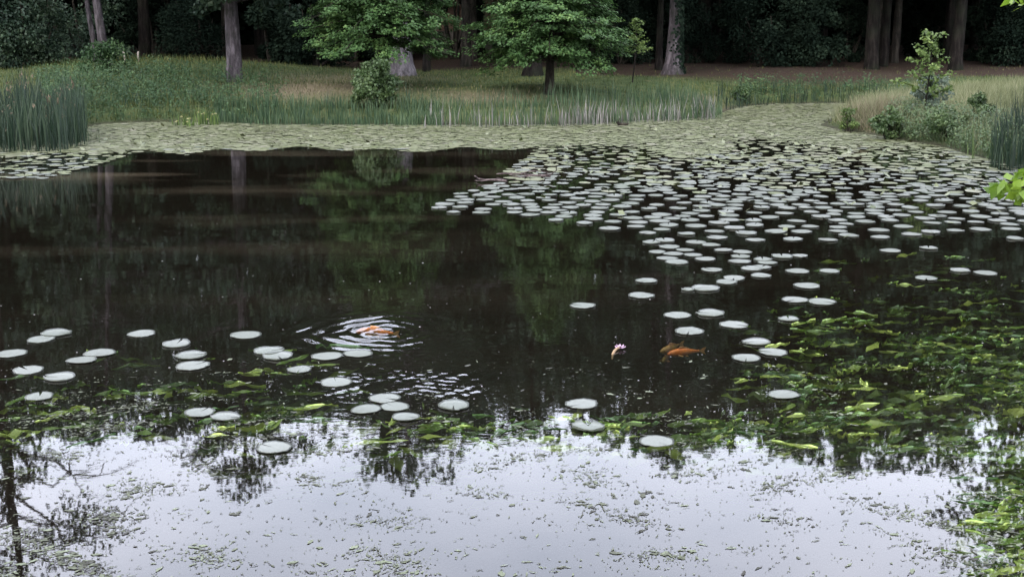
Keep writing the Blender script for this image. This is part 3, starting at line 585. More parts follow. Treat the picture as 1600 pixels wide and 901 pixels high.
def sapling(px, D, h, label, leaf, L, seed, nb=16, spread=0.42, per=16, r0=0.022, crown_from=0.25):
    g = np.random.default_rng(seed); x = PX(px, D, 0.8); z = gz(x, D); t = empty('sapling', (x, D, z - 0.03)); tag(t, label, 'sapling')
    s = np.linspace(0, 1, 10); pts = np.stack([0.10 * h * np.sin(s * 2.2) * 0.5, 0 * s, s * h], -1)
    mb = MB(); tube(mb, pts, r0 * (1 - 0.8 * s) + 0.003, 7); cs = []
    for k in range(nb):
        hs = crown_from + (1 - crown_from) * (k + g.random() * 0.5) / nb; az = k * 2.4 + g.random() * 0.6
        ln = spread * h * (1.05 - 0.85 * hs) * (0.6 + 0.7 * g.random()); q = np.linspace(0, 1, 5)
        p0 = np.array([np.interp(hs, s, pts[:, 0]), 0, hs * h])
        bp_ = p0 + q[:, None] * np.array([math.cos(az), math.sin(az), 0.75]) * ln + np.stack([0 * q, 0 * q, -0.25 * ln * q ** 2], -1)
        tube(mb, bp_, r0 * 0.4 * (1 - 0.8 * q) + 0.002, 5)
        for w_ in np.linspace(0.3, 1.0, max(3, int(ln * 9))):
            cs.append([np.interp(w_, q, bp_[:, j]) for j in range(3)])
    cs.append(pts[-1]); mb.build('trunk', M['bark_dim'], t, True)
    v, f, r = crown_leaves(g, cs, [0.10 + 0.05 * g.random() for _ in cs], per, L, 0.7, 0.5)
    build('crown', v, f, M[leaf], t, r)
sapling(1443, 30.6, 2.05, 'airy yellow-green sapling rising from the grassy point in front of the wood', 'lime', 0.085, 301, nb=20, spread=0.40, per=12)
sapling(988, 41.5, 2.0, 'slender young tree with yellow-green top on the lawn by the linden', 'lime', 0.085, 302, nb=16, spread=0.30, per=9, crown_from=0.4)

# near tree whose branch tips hang into the frame
g_ = np.random.default_rng(91)
tx, ty = 6.5, 9.4; t = empty('overhanging_tree', (tx, ty, gz(tx, ty) - 0.03)); zb = gz(tx, ty) - 0.03
tag(t, 'near tree reaching in from beyond the frame with bright yellow-green leaf tips', 'tree')
mb = MB(); s = np.linspace(0, 1, 9)
tube(mb, np.stack([-0.25 * s, -0.2 * s, 4.6 * s], -1), 0.10 * (1 - 0.75 * s) + 0.01, 10, 0.1, g_)
def tip_branch(p0, p1, sag):
    q = np.linspace(0, 1, 9); pts = p0 + (p1 - p0) * q[:, None] + np.stack([0 * q, 0 * q, sag * np.sin(q * math.pi)], -1)
    tube(mb, pts, 0.022 * (1 - 0.85 * q) + 0.003, 6); return pts
def loc(px, D, z): return np.array([PX(px, D, z) - tx, D - ty, z - zb])
cs = []
for (px, D, z, h0, sag, lo) in [(1560, 8.6, 1.80, 2.5, 0.12, 0.66), (1590, 8.3, 1.84, 2.3, 0.10, 0.55), (1574, 8.4, 1.86, 2.4, 0.10, 0.66), (1582, 8.7, 1.74, 2.3, 0.12, 0.62), (1598, 8.5, 1.76, 2.2, 0.1, 0.5), (1584, 8.9, 3.05, 2.9, 0.3, 0.75), (1625, 8.5, 2.4, 2.3, 0.2, 0.3), (1640, 9.2, 2.9, 2.6, 0.3, 0.3), (1640, 8.8, 1.9, 1.9, 0.2, 0.3)]:
    pts = tip_branch(np.array([-0.1, -0.1, h0]), loc(px, D, z), sag)
    for w_ in np.linspace(lo, 1, int((1 - lo) * 34)):
        cs.append([np.interp(w_, np.linspace(0, 1, 9), pts[:, j]) for j in range(3)])
for k in range(26):
    a = g_.random() * 6.28; p1 = np.array([abs(math.cos(a)) * 1.3 - 0.2, math.sin(a) * 1.3, 3.0 + g_.random() * 2.2]); pts = tip_branch(np.array([-0.15, -0.1, 2.4 + 1.6 * g_.random()]), p1, 0.2)
    for w_ in np.linspace(0.4, 1, 8): cs.append([np.interp(w_, np.linspace(0, 1, 9), pts[:, j]) for j in range(3)])
mb.build('trunk', M['bark_dark'], t, True)
v, f, r = crown_leaves(g_, cs, [0.07 + 0.04 * g_.random() for _ in cs], 9, 0.085, 0.7, 0.6)
build('crown', v, f, M['bright'], t, r)

# ------------------------------------------------------------------ grass, herbs, reeds (nobody could count these)
def scatter(n, x0, x1, y0, y1, keep, g):
    x = x0 + g.random(n) * (x1 - x0); y = y0 + g.random(n) * (y1 - y0)
    d = shore_d(x, y); k = keep(x, y, d, g.random(n)); x, y = x[k], y[k]
    return np.stack([x, y, ground_z(x, y) - 0.015], -1), d[k]
g_ = np.random.default_rng(15)
def lawn(x, y, d, r): return (d > 0.15) & (r > dry_mask(x, y) * 0.75) & (r > litter_mask(x, y) * 0.93) & (np.abs(x) < 0.46 * y + 1)
b, d = scatter(120000, -24, 26, 27, 50, lawn, g_)
px_, py_ = to_px(b[:, 0], b[:, 1], b[:, 2]); tall = np.clip(1 - d / 3, 0, 1) + 1.3 * np.exp(-((px_ - 230) / 170) ** 2)
hh = (0.03 + 0.10 * g_.random(len(b)) ** 1.8) * (1 + 1.3 * tall)
v, f = blades(b, hh, 0.026, 0.6, g_, False)
tag(build('grass', v, f, M['grass'], None, g_.random(len(f))), 'green grass of the lawn and mound beyond the pond', 'grass', None, 'stuff')
def pale(x, y, d, r):
    px, py = to_px(x, y, 0.7); return (d > 0.25) & (px > 1285) & (y < 40) & (r > 0.12)
b, d = scatter(150000, 6, 22, 23, 40, pale, g_)
v, f = blades(b, (0.16 + 0.30 * g_.random(len(b)) ** 1.5) * np.clip(1.3 - d / 9, 0.4, 1.3), 0.016, 0.8, g_, False)
tag(build('pale_grass', v, f, M['grass_pale'], None, g_.random(len(f))), 'pale long grass covering the point by the inlet', 'grass', None, 'stuff')
def hay(x, y, d, r): return (d > 0.6) & (r < dry_mask(x, y) * 0.9)
b, d = scatter(60000, -20, 20, 32, 46, hay, g_)
px_, _ = to_px(b[:, 0], b[:, 1], 0.7)
v1, f1 = blades(b, 0.05 + 0.10 * g_.random(len(b)), 0.024, 0.8, g_, False)
b2, d2 = scatter(32000, 8, 16, 26, 35, lambda x, y, d, r: (d > 0.05) & (np.abs(to_px(x, y, 0.5)[0] - 1362) < 45) & (y < 33) & (d < 2.2), g_)
v2, f2 = blades(b2, 0.25 + 0.42 * g_.random(len(b2)), 0.013, 0.9, g_, False)
tag(build('dry_grass', np.vstack([v1, v2]), np.vstack([f1, f2 + len(v1)]), M['hay'], None, g_.random(len(f1) + len(f2))), 'straw-coloured dry grass in patches on the lawn and the point', 'dry grass', None, 'stuff')
# nettles and herbs: many small leaves on stems
def herb_patch(n, keep, h0, h1, L, mat, name, label, area, per=12):
    b, d = scatter(n, *area, keep, g_); N = len(b); h = h0 + (h1 - h0) * g_.random(N)
    u = g_.random((N, per)) ** 0.6; c = np.repeat(b, per, 0); c[:, 2] += (u * h[:, None]).ravel(); c[:, :2] += g_.normal(size=(N * per, 2)) * 0.08
    ln = L * (0.6 + 0.8 * g_.random(N * per)); v, f = leaf_quads(c, rand_dir(g_, N * per) * 0.6 + np.array([0, -0.3, 0.8]), rand_dir(g_, N * per) + np.array([0, 0, -0.3]), ln, ln * 0.5)
    sv, sf = blades(b, h, 0.012, 0.15, g_, True); r = np.concatenate([np.repeat(g_.random(N) * 0.6, per) + g_.random(N * per) * 0.4, np.full(len(sf), 0.3)])
    tag(build(name, np.vstack([v, sv]), np.vstack([f, sf + len(v)]), M[mat], None, r), label, 'undergrowth', None, 'stuff')
herb_patch(9000, lambda x, y, d, r: (d > 0.05) & (d < 13.0 - 5 * r) & (to_px(x, y, 0.7)[0] < 450 - 230 * ((r * 7.31) % 1.0) ** 1.5) & (to_px(x, y, 0.7)[0] > 60) & (r > d * 0.085), 0.25, 0.60, 0.065, 'herb', 'nettle_patch', 'nettles and leafy herbs covering the low bank', (-18, -6, 30, 46))
herb_patch(7000, lambda x, y, d, r: (d > 0.0) & (d < 1.3) & (to_px(x, y, 0.4)[0] > 1395), 0.2, 0.6, 0.06, 'bush', 'bank_herbs', 'mixed green herbs along the edge of the point', (8, 15, 22, 32))
herb_patch(1600, lambda x, y, d, r: (d > 0.0) & (d < 1.6) & (to_px(x, y, 0.4)[0] > 1150) & (to_px(x, y, 0.4)[0] < 1420), 0.3, 0.6, 0.07, 'herb', 'inlet_herbs', 'dark green herbs along the far edge of the inlet', (6, 16, 38, 45))

def reed_bed(name, n, area, keep, h0, h1, w, mat, label, lean=0.22, seed=1, kind='reeds', zoff=-0.2):
    g = np.random.default_rng(seed); x = area[0] + g.random(n) * (area[1] - area[0]); y = area[2] + g.random(n) * (area[3] - area[2]); d = shore_d(x, y)
    px, py = to_px(x, y, 0.0); k = keep(px, py, d, g.random(n)); x, y, d, px = x[k], y[k], d[k], px[k]
    z = np.maximum(ground_z(x, y), zoff) - 0.02; b = np.stack([x, y, z], -1)
    patch = (0.80 + 0.16 * np.sin(x * 2.1 + 1.7 * np.sin(x * 0.9)) * np.cos(y * 1.7) + 0.12 * np.sin(x * 6.3 + y * 2)) * np.clip(0.35 + g.random(len(b)) ** 0.5 * 0.75, 0, 1.05)
    h = (h0 + (h1 - h0) * g.random(len(b))) * patch - np.minimum(z, 0)
    v, f = blades(b, h, w * (0.6 + 0.8 * g.random(len(b))), lean, g)
    o = build(name, v, f, M[mat], None, np.repeat(np.clip(g.random(len(b)), 0, 1), 2)); tag(o, label, kind, None, 'stuff')
    return b, h
bl, hl = reed_bed('dark_reeds', 16000, (-20, -7, 24, 32), lambda px, py, d, r: (px < 132 + 6 * r) & (py < 237 + 3 * r - np.maximum(0, px - 90) * 0.25) & (d < 1.2) & (py > 196), 1.25, 1.75, 0.018, 'reed_dark', 'tall dense dark green reed bed standing in the water', seed=401)
reed_bed('shore_reeds', 14000, (-12, 0, 32, 36), lambda px, py, d, r: (px > 335) & (px < 690) & (d > -0.35) & (d < 1.2), 0.28, 0.60, 0.015, 'reed', 'blue-green reeds lining the far shore below the lindens', seed=402)
reed_bed('sparse_reeds', 260, (-12, -8, 27, 32), lambda px, py, d, r: (px > 120) & (px < 158) & (py > 205) & (py < 226), 0.3, 0.6, 0.014, 'reed', 'thin loose reeds at the edge of the dark reed bed', seed=403)
reed_bed('cattail_reeds', 15000, (-4, 8, 30, 38), lambda px, py, d, r: (px > 620) & (px < 1128) & (d > -0.65) & (d < 1.9) & (r < 0.35 + (px - 620) / 700), 0.30, 0.86, 0.012, 'reed', 'green cattail leaves mixed with dead stems along the far shore', seed=404)
reed_bed('inlet_reeds', 3500, (5, 16, 36, 44), lambda px, py, d, r: (px > 1120) & (px < 1420) & (d > -0.3) & (d < 1.0) & (py < 172), 0.4, 0.75, 0.018, 'reed_dark', 'dark reeds on the far side of the inlet', seed=405)
reed_bed('corner_reeds', 9000, (8, 15, 18, 27), lambda px, py, d, r: (px > 1562 - 22 * r) & (d > -1.0) & (d < 1.2), 0.95, 1.35, 0.016, 'reed_dark', 'tall dark reeds rising from the water beside the point', seed=406)
reed_bed('flag_leaves', 700, (8, 14, 22, 29), lambda px, py, d, r: (px > 1500) & (px < 1552) & (d > -0.35) & (d < 0.5), 0.45, 0.9, 0.018, 'bush', 'yellow-green iris leaves at the water edge before the dark reeds', seed=407)
reed_bed('tip_sedge', 900, (7, 12, 27, 32), lambda px, py, d, r: (px > 1280) & (px < 1335) & (d > -0.2) & (d < 0.7), 0.35, 0.7, 0.016, 'lime', 'light green sedge clump at the tip of the point', seed=408)
# dead pale stems among the cattails
g_ = np.random.default_rng(416); n = 11000
x = -4 + g_.random(n) * 12; y = 30 + g_.random(n) * 8; d = shore_d(x, y); px, py = to_px(x, y, 0.0)
k = (px > 655) & (px < 1118) & (d > -0.7) & (d < 0.35) & (g_.random(n) < (0.25 + 0.75 * np.exp(-((px - 960) / 140) ** 2)) * np.clip(0.5 + 0.9 * np.sin(x * 3.7 + 2 * np.sin(x * 1.3)), 0.42, 1)); x, y = x[k], y[k]
b = np.stack([x, y, np.full(len(x), -0.1)], -1); v, f = blades(b, 0.25 + 0.50 * g_.random(len(x)) ** 1.6 + 0.1, 0.011 + 0.016 * g_.random(len(x)), 0.25, g_)
tag(build('dead_stems', v, f, M['dead_reed'], None, np.repeat(g_.random(len(x)), 2)), 'bleached dead reed stems standing along the far shore', 'dead reeds', None, 'stuff')
# seed heads over the dark reed bed
k = g_.random(len(bl)) < 0.035; p = bl[k].copy(); p[:, 2] += hl[k] * 0.98; n = len(p)
c = np.repeat(p, 5, 0) + g_.normal(size=(n * 5, 3)) * np.array([0.02, 0.02, 0.06])
v, f = leaf_quads(c, rand_dir(g_, n * 5), rand_dir(g_, n * 5) * 0.4 + np.array([0, 0, 1]), 0.09, 0.03)
tag(build('reed_seed_heads', v, f, M['seed'], None, g_.random(len(f))), 'brown feathery seed heads topping the dark reed bed', 'seed heads', None, 'stuff')
# yellow flag plants on the shore
def iris(px, D, h, label, seed):
    g = np.random.default_rng(seed); x = PX(px, D, 0.2); z = max(gz(x, D), -0.1); t = empty('yellow_iris', (x, D, z)); tag(t, label, 'flower', 'irises on the nettle bank shore')
    b = np.zeros((22, 3)); b[:, :2] = g.normal(size=(22, 2)) * 0.10
    v, f = blades(b, h * (0.7 + 0.4 * g.random(22)), 0.03, 0.25, g); build('foliage', v, f, M['lime'], t, np.repeat(g.random(22), 2))
    for q in range(3):
        p = np.array([g.normal() * 0.14, g.normal() * 0.1 - 0.08, h * (0.55 + 0.45 * g.random())]); mb = MB(); n = 7; a = np.arange(n) * 6.283 / n
        v, f = leaf_quads(p + np.stack([np.cos(a), np.sin(a), 0 * a], -1) * 0.03, np.stack([np.cos(a) * 0.6, np.sin(a) * 0.6, 0.7 + 0 * a], -1), np.stack([np.cos(a), np.sin(a), 0.3 + 0 * a], -1), 0.042, 0.026)
        mb.add(v, f, g.random(n)); mb.build('flower', M['iris'], t)
for q, (px, D, h, lb) in enumerate([(283, 33.2, 0.45, 'yellow iris with pale blooms low over the water, first along the nettle bank'), (297, 33.1, 0.40, 'lowest yellow iris, blooms almost touching the lily carpet'), (317, 33.5, 0.62, 'tallest yellow iris, standing nearest the straight trunk on the mound edge'), (334, 33.4, 0.55, 'yellow iris nearest the shore reeds, last along the nettle bank')]):
    iris(px, D, h * 0.85, lb, 500 + q)

# ------------------------------------------------------------------ lily pads
def pad_mesh(seed, notch=0.34, segs=28, curl=0.012):
    g = np.random.default_rng(seed); a0 = notch / 2; a = np.linspace(a0, 2 * math.pi - a0, segs)
    wav = 1 + 0.03 * np.sin(a * 3 + seed) + 0.02 * np.sin(a * 7 + 2 * seed) + (0.012 + 0.02 * (seed % 3 == 0)) * g.normal(size=segs)
    rings = [0.12, 0.5, 0.85, 1.0]; V = []
    for q, rr in enumerate(rings):
        z = 0.003 + 0.0025 * rr ** 2 * (0.5 + 0.5 * np.sin(a * 2 + seed * 1.7)) + (curl * (0.3 + np.abs(np.sin(a * 1.5 + seed))) if q == 3 else 0)
        V.append(np.stack([np.cos(a) * rr * wav * 0.5, np.sin(a) * rr * wav * 0.5, z], -1))
    low = V[-1].copy(); low[:, :2] *= 0.985; low[:, 2] = np.minimum(low[:, 2] - 0.003, 0.0015); V.append(low)   # underside rim
    v = np.concatenate(V); F4 = []
    for q in range(len(V) - 1):
        for j in range(segs - 1): F4.append((q * segs + j, (q + 1) * segs + j, (q + 1) * segs + j + 1, q * segs + j + 1))
    c = len(v); v = np.vstack([v, [[0.015, 0, 0.003]], [[0.015, 0, -0.006]]])
    F3 = [(c, j, j + 1) for j in range(segs - 1)] + [(c + 1, 4 * segs + j + 1, 4 * segs + j) for j in range(segs - 1)]
    return v, F3, F4
def pad_data(seed, **k):
    v, f3, f4 = pad_mesh(seed, **k)
    o = build('lily_pad', v, [np.array(f3), np.array(f4)], M['pad'], None, np.full(len(f3) + len(f4), 0.5), True)
    me = o.data; bpy.data.objects.remove(o); return me
PADS = [pad_data(q, notch=0.05 + 0.07 * (q % 4), curl=[0.001, 0.003, 0.008, 0.002][q % 4]) for q in range(16)]
BIGNOTCH = pad_data(33, notch=0.7, curl=0.016)
placed = []; n_ind = [0]
def put_pad(x, y, dia, label, group=None, rz=None, mesh=None, tilt=None, z=0.005):
    o = bpy.data.objects.new('lily_pad', mesh or PADS[random.randrange(16)]); COL.objects.link(o)
    o.location = (x, y, z); s = dia; o.scale = (s * random.uniform(0.96, 1.08), s * random.uniform(0.92, 1.02), 1)
    tl = tilt or (random.gauss(0, 0.012), random.gauss(0, 0.012))
    o.rotation_euler = (tl[0], tl[1], random.uniform(0, 6.283) if rz is None else rz)
    tag(o, label, 'lily pad', group); placed.append((x, y, dia)); n_ind[0] += 1
    return o
FG = [
 (88, 521, 48, 'upper of two overlapping pads highest at the left, above the underwater leaves'), (64, 531, 42, 'smaller pad tucked under the topmost overlapping pad at the left'),
 (18, 553, 46, 'thin curled pad cut by the left edge of the photo'), (156, 552, 50, 'larger upper pad of the touching pair left of the dark gap'), (128, 563, 44, 'smaller lower pad touching a larger one left of the dark gap'),
 (44, 579, 50, 'pad lying at the upper rim of the bright sky patch on the left'), (93, 590, 47, 'pad just beside and below the one at the bright sky patch'),
 (221, 522, 44, 'lone notched pad between the left pairs and the stacked three'), (276, 538, 44, 'highest of three pads stacked in a column, with a green leaf under its rim'), (299, 556, 50, 'middle of three pads stacked in a column'), (301, 572, 52, 'lowest of three pads stacked in a column'),
 (384, 524, 48, 'lone notched pad between the column of three and the koi ripples'), (62, 620, 44, 'faint greyish pad half lost in the bright sky patch on the left'), (312, 645, 48, 'grey pad left of its twin at the edge of the sky reflection'), (353, 652, 46, 'grey pad right of its twin at the edge of the sky reflection'),
 (420, 549, 44, 'upper pad of the overlapping pair left of the koi ripples'), (434, 557, 48, 'lower pad of the overlapping pair left of the koi ripples'), (511, 557, 48, 'left pad of the pair rocked by the koi ripples'), (560, 553, 46, 'right pad of the pair rocked by the koi ripples'),
 (468, 578, 40, 'small pad alone below the overlapping pair by the koi ripples'), (525, 598, 50, 'pad alone below the koi ripples, above the cluster of four'),
 (601, 623, 52, 'top pad of the cluster of four below the koi'), (572, 640, 48, 'left pad of the cluster of four below the koi'), (617, 636, 48, 'middle pad of the cluster of four, overlapping two others'), (634, 652, 42, 'lowest and smallest pad of the cluster of four below the koi'),
 (709, 634, 52, 'lone pad with a nicked rim right of the cluster of four'), (428, 700, 54, 'large dull pad on yellow-green leaves at the edge of the sky reflection'),
 (1010, 439, 35, 'upper of two lone pads above the pink flower'), (1002, 462, 41, 'lower of two lone pads above the pink flower'), (910, 478, 40, 'lone pad at the tip of the mirrored linden'),
 (1075, 453, 22, 'very small pad with a green leaf showing beside it'), (1102, 451, 42, 'pad touching the very small one above the koi pair'), (1059, 493, 43, 'left pad of two side by side above the koi pair'), (1110, 490, 45, 'right pad of two side by side above the koi pair'),
 (1077, 518, 46, 'pad nearest above the koi pair'), (1147, 508, 43, 'pad in front of a patch of yellow-green underwater leaves right of the koi'), (1182, 535, 42, 'upper pad of three right of the koi pair'), (1208, 551, 43, 'rightmost pad of three right of the koi pair'), (1166, 560, 48, 'lowest pad of three right of the koi pair'),
 (1224, 617, 50, 'lone pad below the three by the koi, above dense underwater leaves'), (909, 632, 51, 'lone pad in dark water above the notched one'), (1026, 690, 54, 'faint pad at the edge of the sky reflection right of the notched one'),
 (1147, 435, 36, 'upper pad of the overlapping pair below the big pad field'), (1135, 441, 35, 'lower pad of the overlapping pair below the big pad field'), (1112, 422, 33, 'lone pad beside the overlapping pair below the big pad field'), (1189, 431, 33, 'lone pad between the overlapping pair and the field edge'),
 (1232, 499, 32, 'small pad beside a yellow-green underwater patch, right of the koi'), (1242, 469, 42, 'left pad of the side by side pair over dark leaves'), (1284, 472, 44, 'right pad of the side by side pair over dark leaves'), (1261, 447, 42, 'pad just above the side by side pair over dark leaves'),
 (1246, 424, 38, 'pad by the bright vertical glints, left one of two in a line'), (1296, 424, 32, 'pad by the bright vertical glints, right one of two in a line'), (1391, 392, 32, 'lone pad below the field edge with a short glint beneath'), (1451, 388, 28, 'small lone pad right of the one with a glint beneath'),
 (1447, 435, 36, 'pad over yellow underwater leaves, left of the two by the right edge'), (1500, 423, 30, 'pad with a raised rim near the right edge'), (1540, 427, 36, 'smooth pad nearest the right edge over dark leaves'), (1586, 373, 28, 'pad at the right edge below the bright overhanging leaves'),
 (686, 325, 26, 'outermost pad at the left tip of the big pad field'), (913, 349, 27, 'detached pad below the field, above the mirrored linden'), (709, 332, 24, 'pad just inside the left tip of the big pad field'), (755, 327, 26, 'pad behind the left tip of the field on its open water side'),
]
for px, py, w, lb in FG:
    p = W(px, py); put_pad(p[0], p[1], w / F * (math.hypot(p[1], 3)), lb)
p = W(919, 668); put_pad(p[0], p[1], 52 / F * 9.2, 'notched heart-shaped pad with its cleft facing away, at the edge of the sky reflection', None, math.pi / 2, BIGNOTCH, (0.05, 0.0), 0.01)
CL = 'pads of the loose clump below the field'
for px, py, w in [(1174, 420, 33), (1189, 418, 32), (1199, 411, 32), (1156, 409, 34), (1192, 406, 31), (1157, 401, 32), (1160, 394, 32), (1222, 401, 34), (1250, 400, 24), (1018, 379, 30), (1039, 376, 31), (1046, 386, 34), (1027, 394, 27), (1052, 397, 33), (1083, 399, 29), (1042, 404, 34), (1058, 410, 36), (1087, 379, 32), (1111, 383, 31), (1102, 405, 33), (1070, 391, 28), (1130, 391, 30)]:
    p = W(px, py); put_pad(p[0], p[1], w / F * p[1] * 1.02, 'lily pad of the loose overlapping clump trailing below the big pad field', CL)
# the field and the carpet: random positions thinned by a coverage map in world space
def field_cov(px, py):
    low = np.interp(px, [670, 700, 790, 900, 1000, 1060, 1300, 1450, 1610], [326, 332, 333, 350, 364, 376, 380, 366, 358])
    up = np.interp(px, [660, 690, 720, 790, 800, 830, 860], [330, 316, 303, 284, 262, 246, 200])
    ins = (py < low) & (py > np.where(px < 860, up, 0)) & (px > 670)
    c = np.interp(py, [190, 215, 240, 270, 310, 345, 375], [1.3, 1.2, 0.95, 0.80, 0.70, 0.52, 0.30])
    hole = 0.5 + 0.5 * np.sin(px * 0.021 + 2.5 * np.sin(py * 0.045)) * np.cos(py * 0.08 + px * 0.006)
    hk = np.interp(py, [205, 235], [0.0, 0.55]); c = c * (1 - hk + hk * np.clip(hole * 1.5 - 0.1, 0, 1))
    bnd = 234 + 2.5 * np.sin(px * 0.05) + 2 * np.sin(px * 0.021 + 1) + 7 * np.clip((360 - px) / 220, 0, 1) * (px < 360)
    carpet = (py < bnd) & (px < 880)
    lf = (px < 215 - (py - 238) * 3.2) & (py < 279) & (py >= 233)
    return np.where(ins, c, 0) + np.where(carpet & ~ins, 1.3, 0) + np.where(lf & ~carpet, 0.62, 0)
g_ = np.random.default_rng(31)
cell = {}
def near_ok(x, y, m):
    cx, cy = int(x / 0.3), int(y / 0.3)
    for i in (-1, 0, 1):
        for j in (-1, 0, 1):
            for (u, w_) in cell.get((cx + i, cy + j), ()):
                if (u - x) ** 2 + (w_ - y) ** 2 < m * m: return False
    cell.setdefault((cx, cy), []).append((x, y)); return True
for (x, y, dd_) in placed: cell.setdefault((int(x / 0.3), int(y / 0.3)), []).append((x, y))
n = 160000; xx = -13 + g_.random(n) * 27; yy = 13.5 + g_.random(n) * 29; dd_ = shore_d(xx, yy); px_, py_ = to_px(xx, yy, 0.0)
cov = field_cov(px_, py_); ok = (dd_ < -0.12) & (cov > 0) & (px_ > -40) & (px_ < 1660)
cand = []
for x, y, px, py, cv in zip(xx[ok], yy[ok], px_[ok], py_[ok], cov[ok]):
    dm = np.interp(cv, [0.3, 0.5, 0.7, 0.95, 1.3], [0.36, 0.29, 0.25, 0.20, 0.135])
    if near_ok(x, y, dm * (0.9 + 0.25 * g_.random())): cand.append((x, y, px, py))
cand.sort(key=lambda c: c[1])
TP = w2(1400, 216)
def zone(px, py):
    if py < 296 and px < 300: return 'pale pad of the loose raft drifting out from the dark reed bed', 'pads by the dark reed bed'
    if px > 1480: return 'pad of the field below the corner reeds and bright overhanging leaves', 'pads below the corner reeds'
    if px < 860: return 'pad of the pointed wing of the field lying under the pink fallen branches', 'pads under the fallen branches'
    if px < 1010: return 'pad of the field facing the two mirrored lindens', 'pads facing the mirrored lindens'
    if py > 352: return 'pad in the broken rows along the lower edge of the field', 'pads along the lower edge of the field'
    if px > 1290: return 'pad of the field in front of the grassy point', 'pads in front of the grassy point'
    return 'pad crowded in the middle of the big field', 'pads in the middle of the field'
rest = []
for x, y, px, py in cand:
    if n_ind[0] < 300 and -5 < px < 1605:
        lb, gp = zone(px, py); put_pad(x, y, 0.235 + 0.07 * g_.random(), lb, gp)
    else: rest.append((x, y))
rest = np.array(rest); K = 13; N = len(rest)
a0 = g_.random(N) * 6.283; a = a0[:, None] + np.linspace(0.12, 6.16, K)[None, :]; dia = (0.17 + 0.10 * g_.random(N)) * np.interp(rest[:, 1], [20, 26, 30], [1.25, 1.12, 0.85])
zc = 0.006 + 0.012 * g_.random(N); rr_ = (dia / 2)[:, None] * (1 + 0.05 * g_.normal(size=(N, K)))
tl = g_.normal(size=(N, 2)) * 0.02
ring_ = np.stack([rest[:, 0:1] + np.cos(a) * rr_, rest[:, 1:2] + np.sin(a) * rr_, zc[:, None] + tl[:, :1] * np.cos(a) * rr_ + tl[:, 1:] * np.sin(a) * rr_ + 0.006 * g_.random((N, K))], -1)
v = np.concatenate([ring_, np.concatenate([rest, zc[:, None]], -1)[:, None, :]], 1).reshape(-1, 3)
base = np.arange(N)[:, None, None] * (K + 1); tri = np.stack([np.full(K - 1, K), np.arange(K - 1), np.arange(1, K)], -1)[None]
f = (base + tri).reshape(-1, 3)
r = np.repeat(np.clip(g_.normal(0.5, 0.17, N), 0, 1), K - 1)
carpet = build('lily_pad_carpet', v, f, M['pad_far'], None, r, False); carpet.data.materials.append(M['pad'])
pm = (g_.random(N) < np.interp(rest[:, 1], [19, 28], [0.95, 0.0])).astype(np.int32); carpet.data.polygons.foreach_set('material_index', np.repeat(pm, K - 1))
tag(carpet, 'dense carpet of small far lily pads and pondweed before the shore', 'lily pads', None, 'stuff')
g_ = np.random.default_rng(33); n = 300000; x = -13 + g_.random(n) * 27; y = 22 + g_.random(n) * 20; d = shore_d(x, y); px, py = to_px(x, y, 0.0)
cl = 0.5 + 0.5 * np.sin(x * 1.3 + 1.2 * np.sin(y * 0.9)) * np.cos(y * 1.9 + x * 0.4)
k = (d < -0.02) & (px > -30) & (px < 1640) & (field_cov(px, py) > 0.9) & (g_.random(n) < np.interp(py, [160, 215, 240, 265], [0.98, 0.98, 0.55, 0.0]) * (0.55 + 0.45 * cl)); x, y = x[k], y[k]; n = len(x)
v, f = leaf_quads(np.stack([x, y, 0.003 + 0.002 * g_.random(n)], -1), rand_dir(g_, n) * 0.05 + np.array([0, 0, 1]), rand_dir(g_, n), 0.05 + 0.07 * g_.random(n), 0.07, 0.0); v[:, 2] = np.maximum(v[:, 2], 0.002)
tag(build('duckweed', v, f, M['pad_far'], None, g_.random(n) * 0.6), 'yellow-green duckweed filling the gaps of the far lily carpet', 'duckweed', None, 'stuff')
# upturned and curled leaf scraps between the pads
n = 5200; x = -12 + g_.random(n) * 26; y = 15 + g_.random(n) * 27; d = shore_d(x, y); px, py = to_px(x, y, 0.0); k = (d < -0.1) & (field_cov(px, py) > 0.3) & (g_.random(n) < np.interp(py, [200, 235, 250, 290, 320], [0.05, 0.25, 0.4, 0.3, 0.12])); x, y = x[k], y[k]; n = len(x)
c = np.stack([x, y, 0.02 + 0.03 * g_.random(n)], -1); v, f = leaf_quads(c, rand_dir(g_, n) * 0.5 + np.array([0, 0, 0.7]), rand_dir(g_, n), 0.10 + 0.09 * g_.random(n), 0.09)
tag(build('pondweed', v, f, M['pad_far'], None, g_.random(n) * 0.5), 'yellowing curled pondweed scraps between the crowded pads', 'pondweed', None, 'stuff')

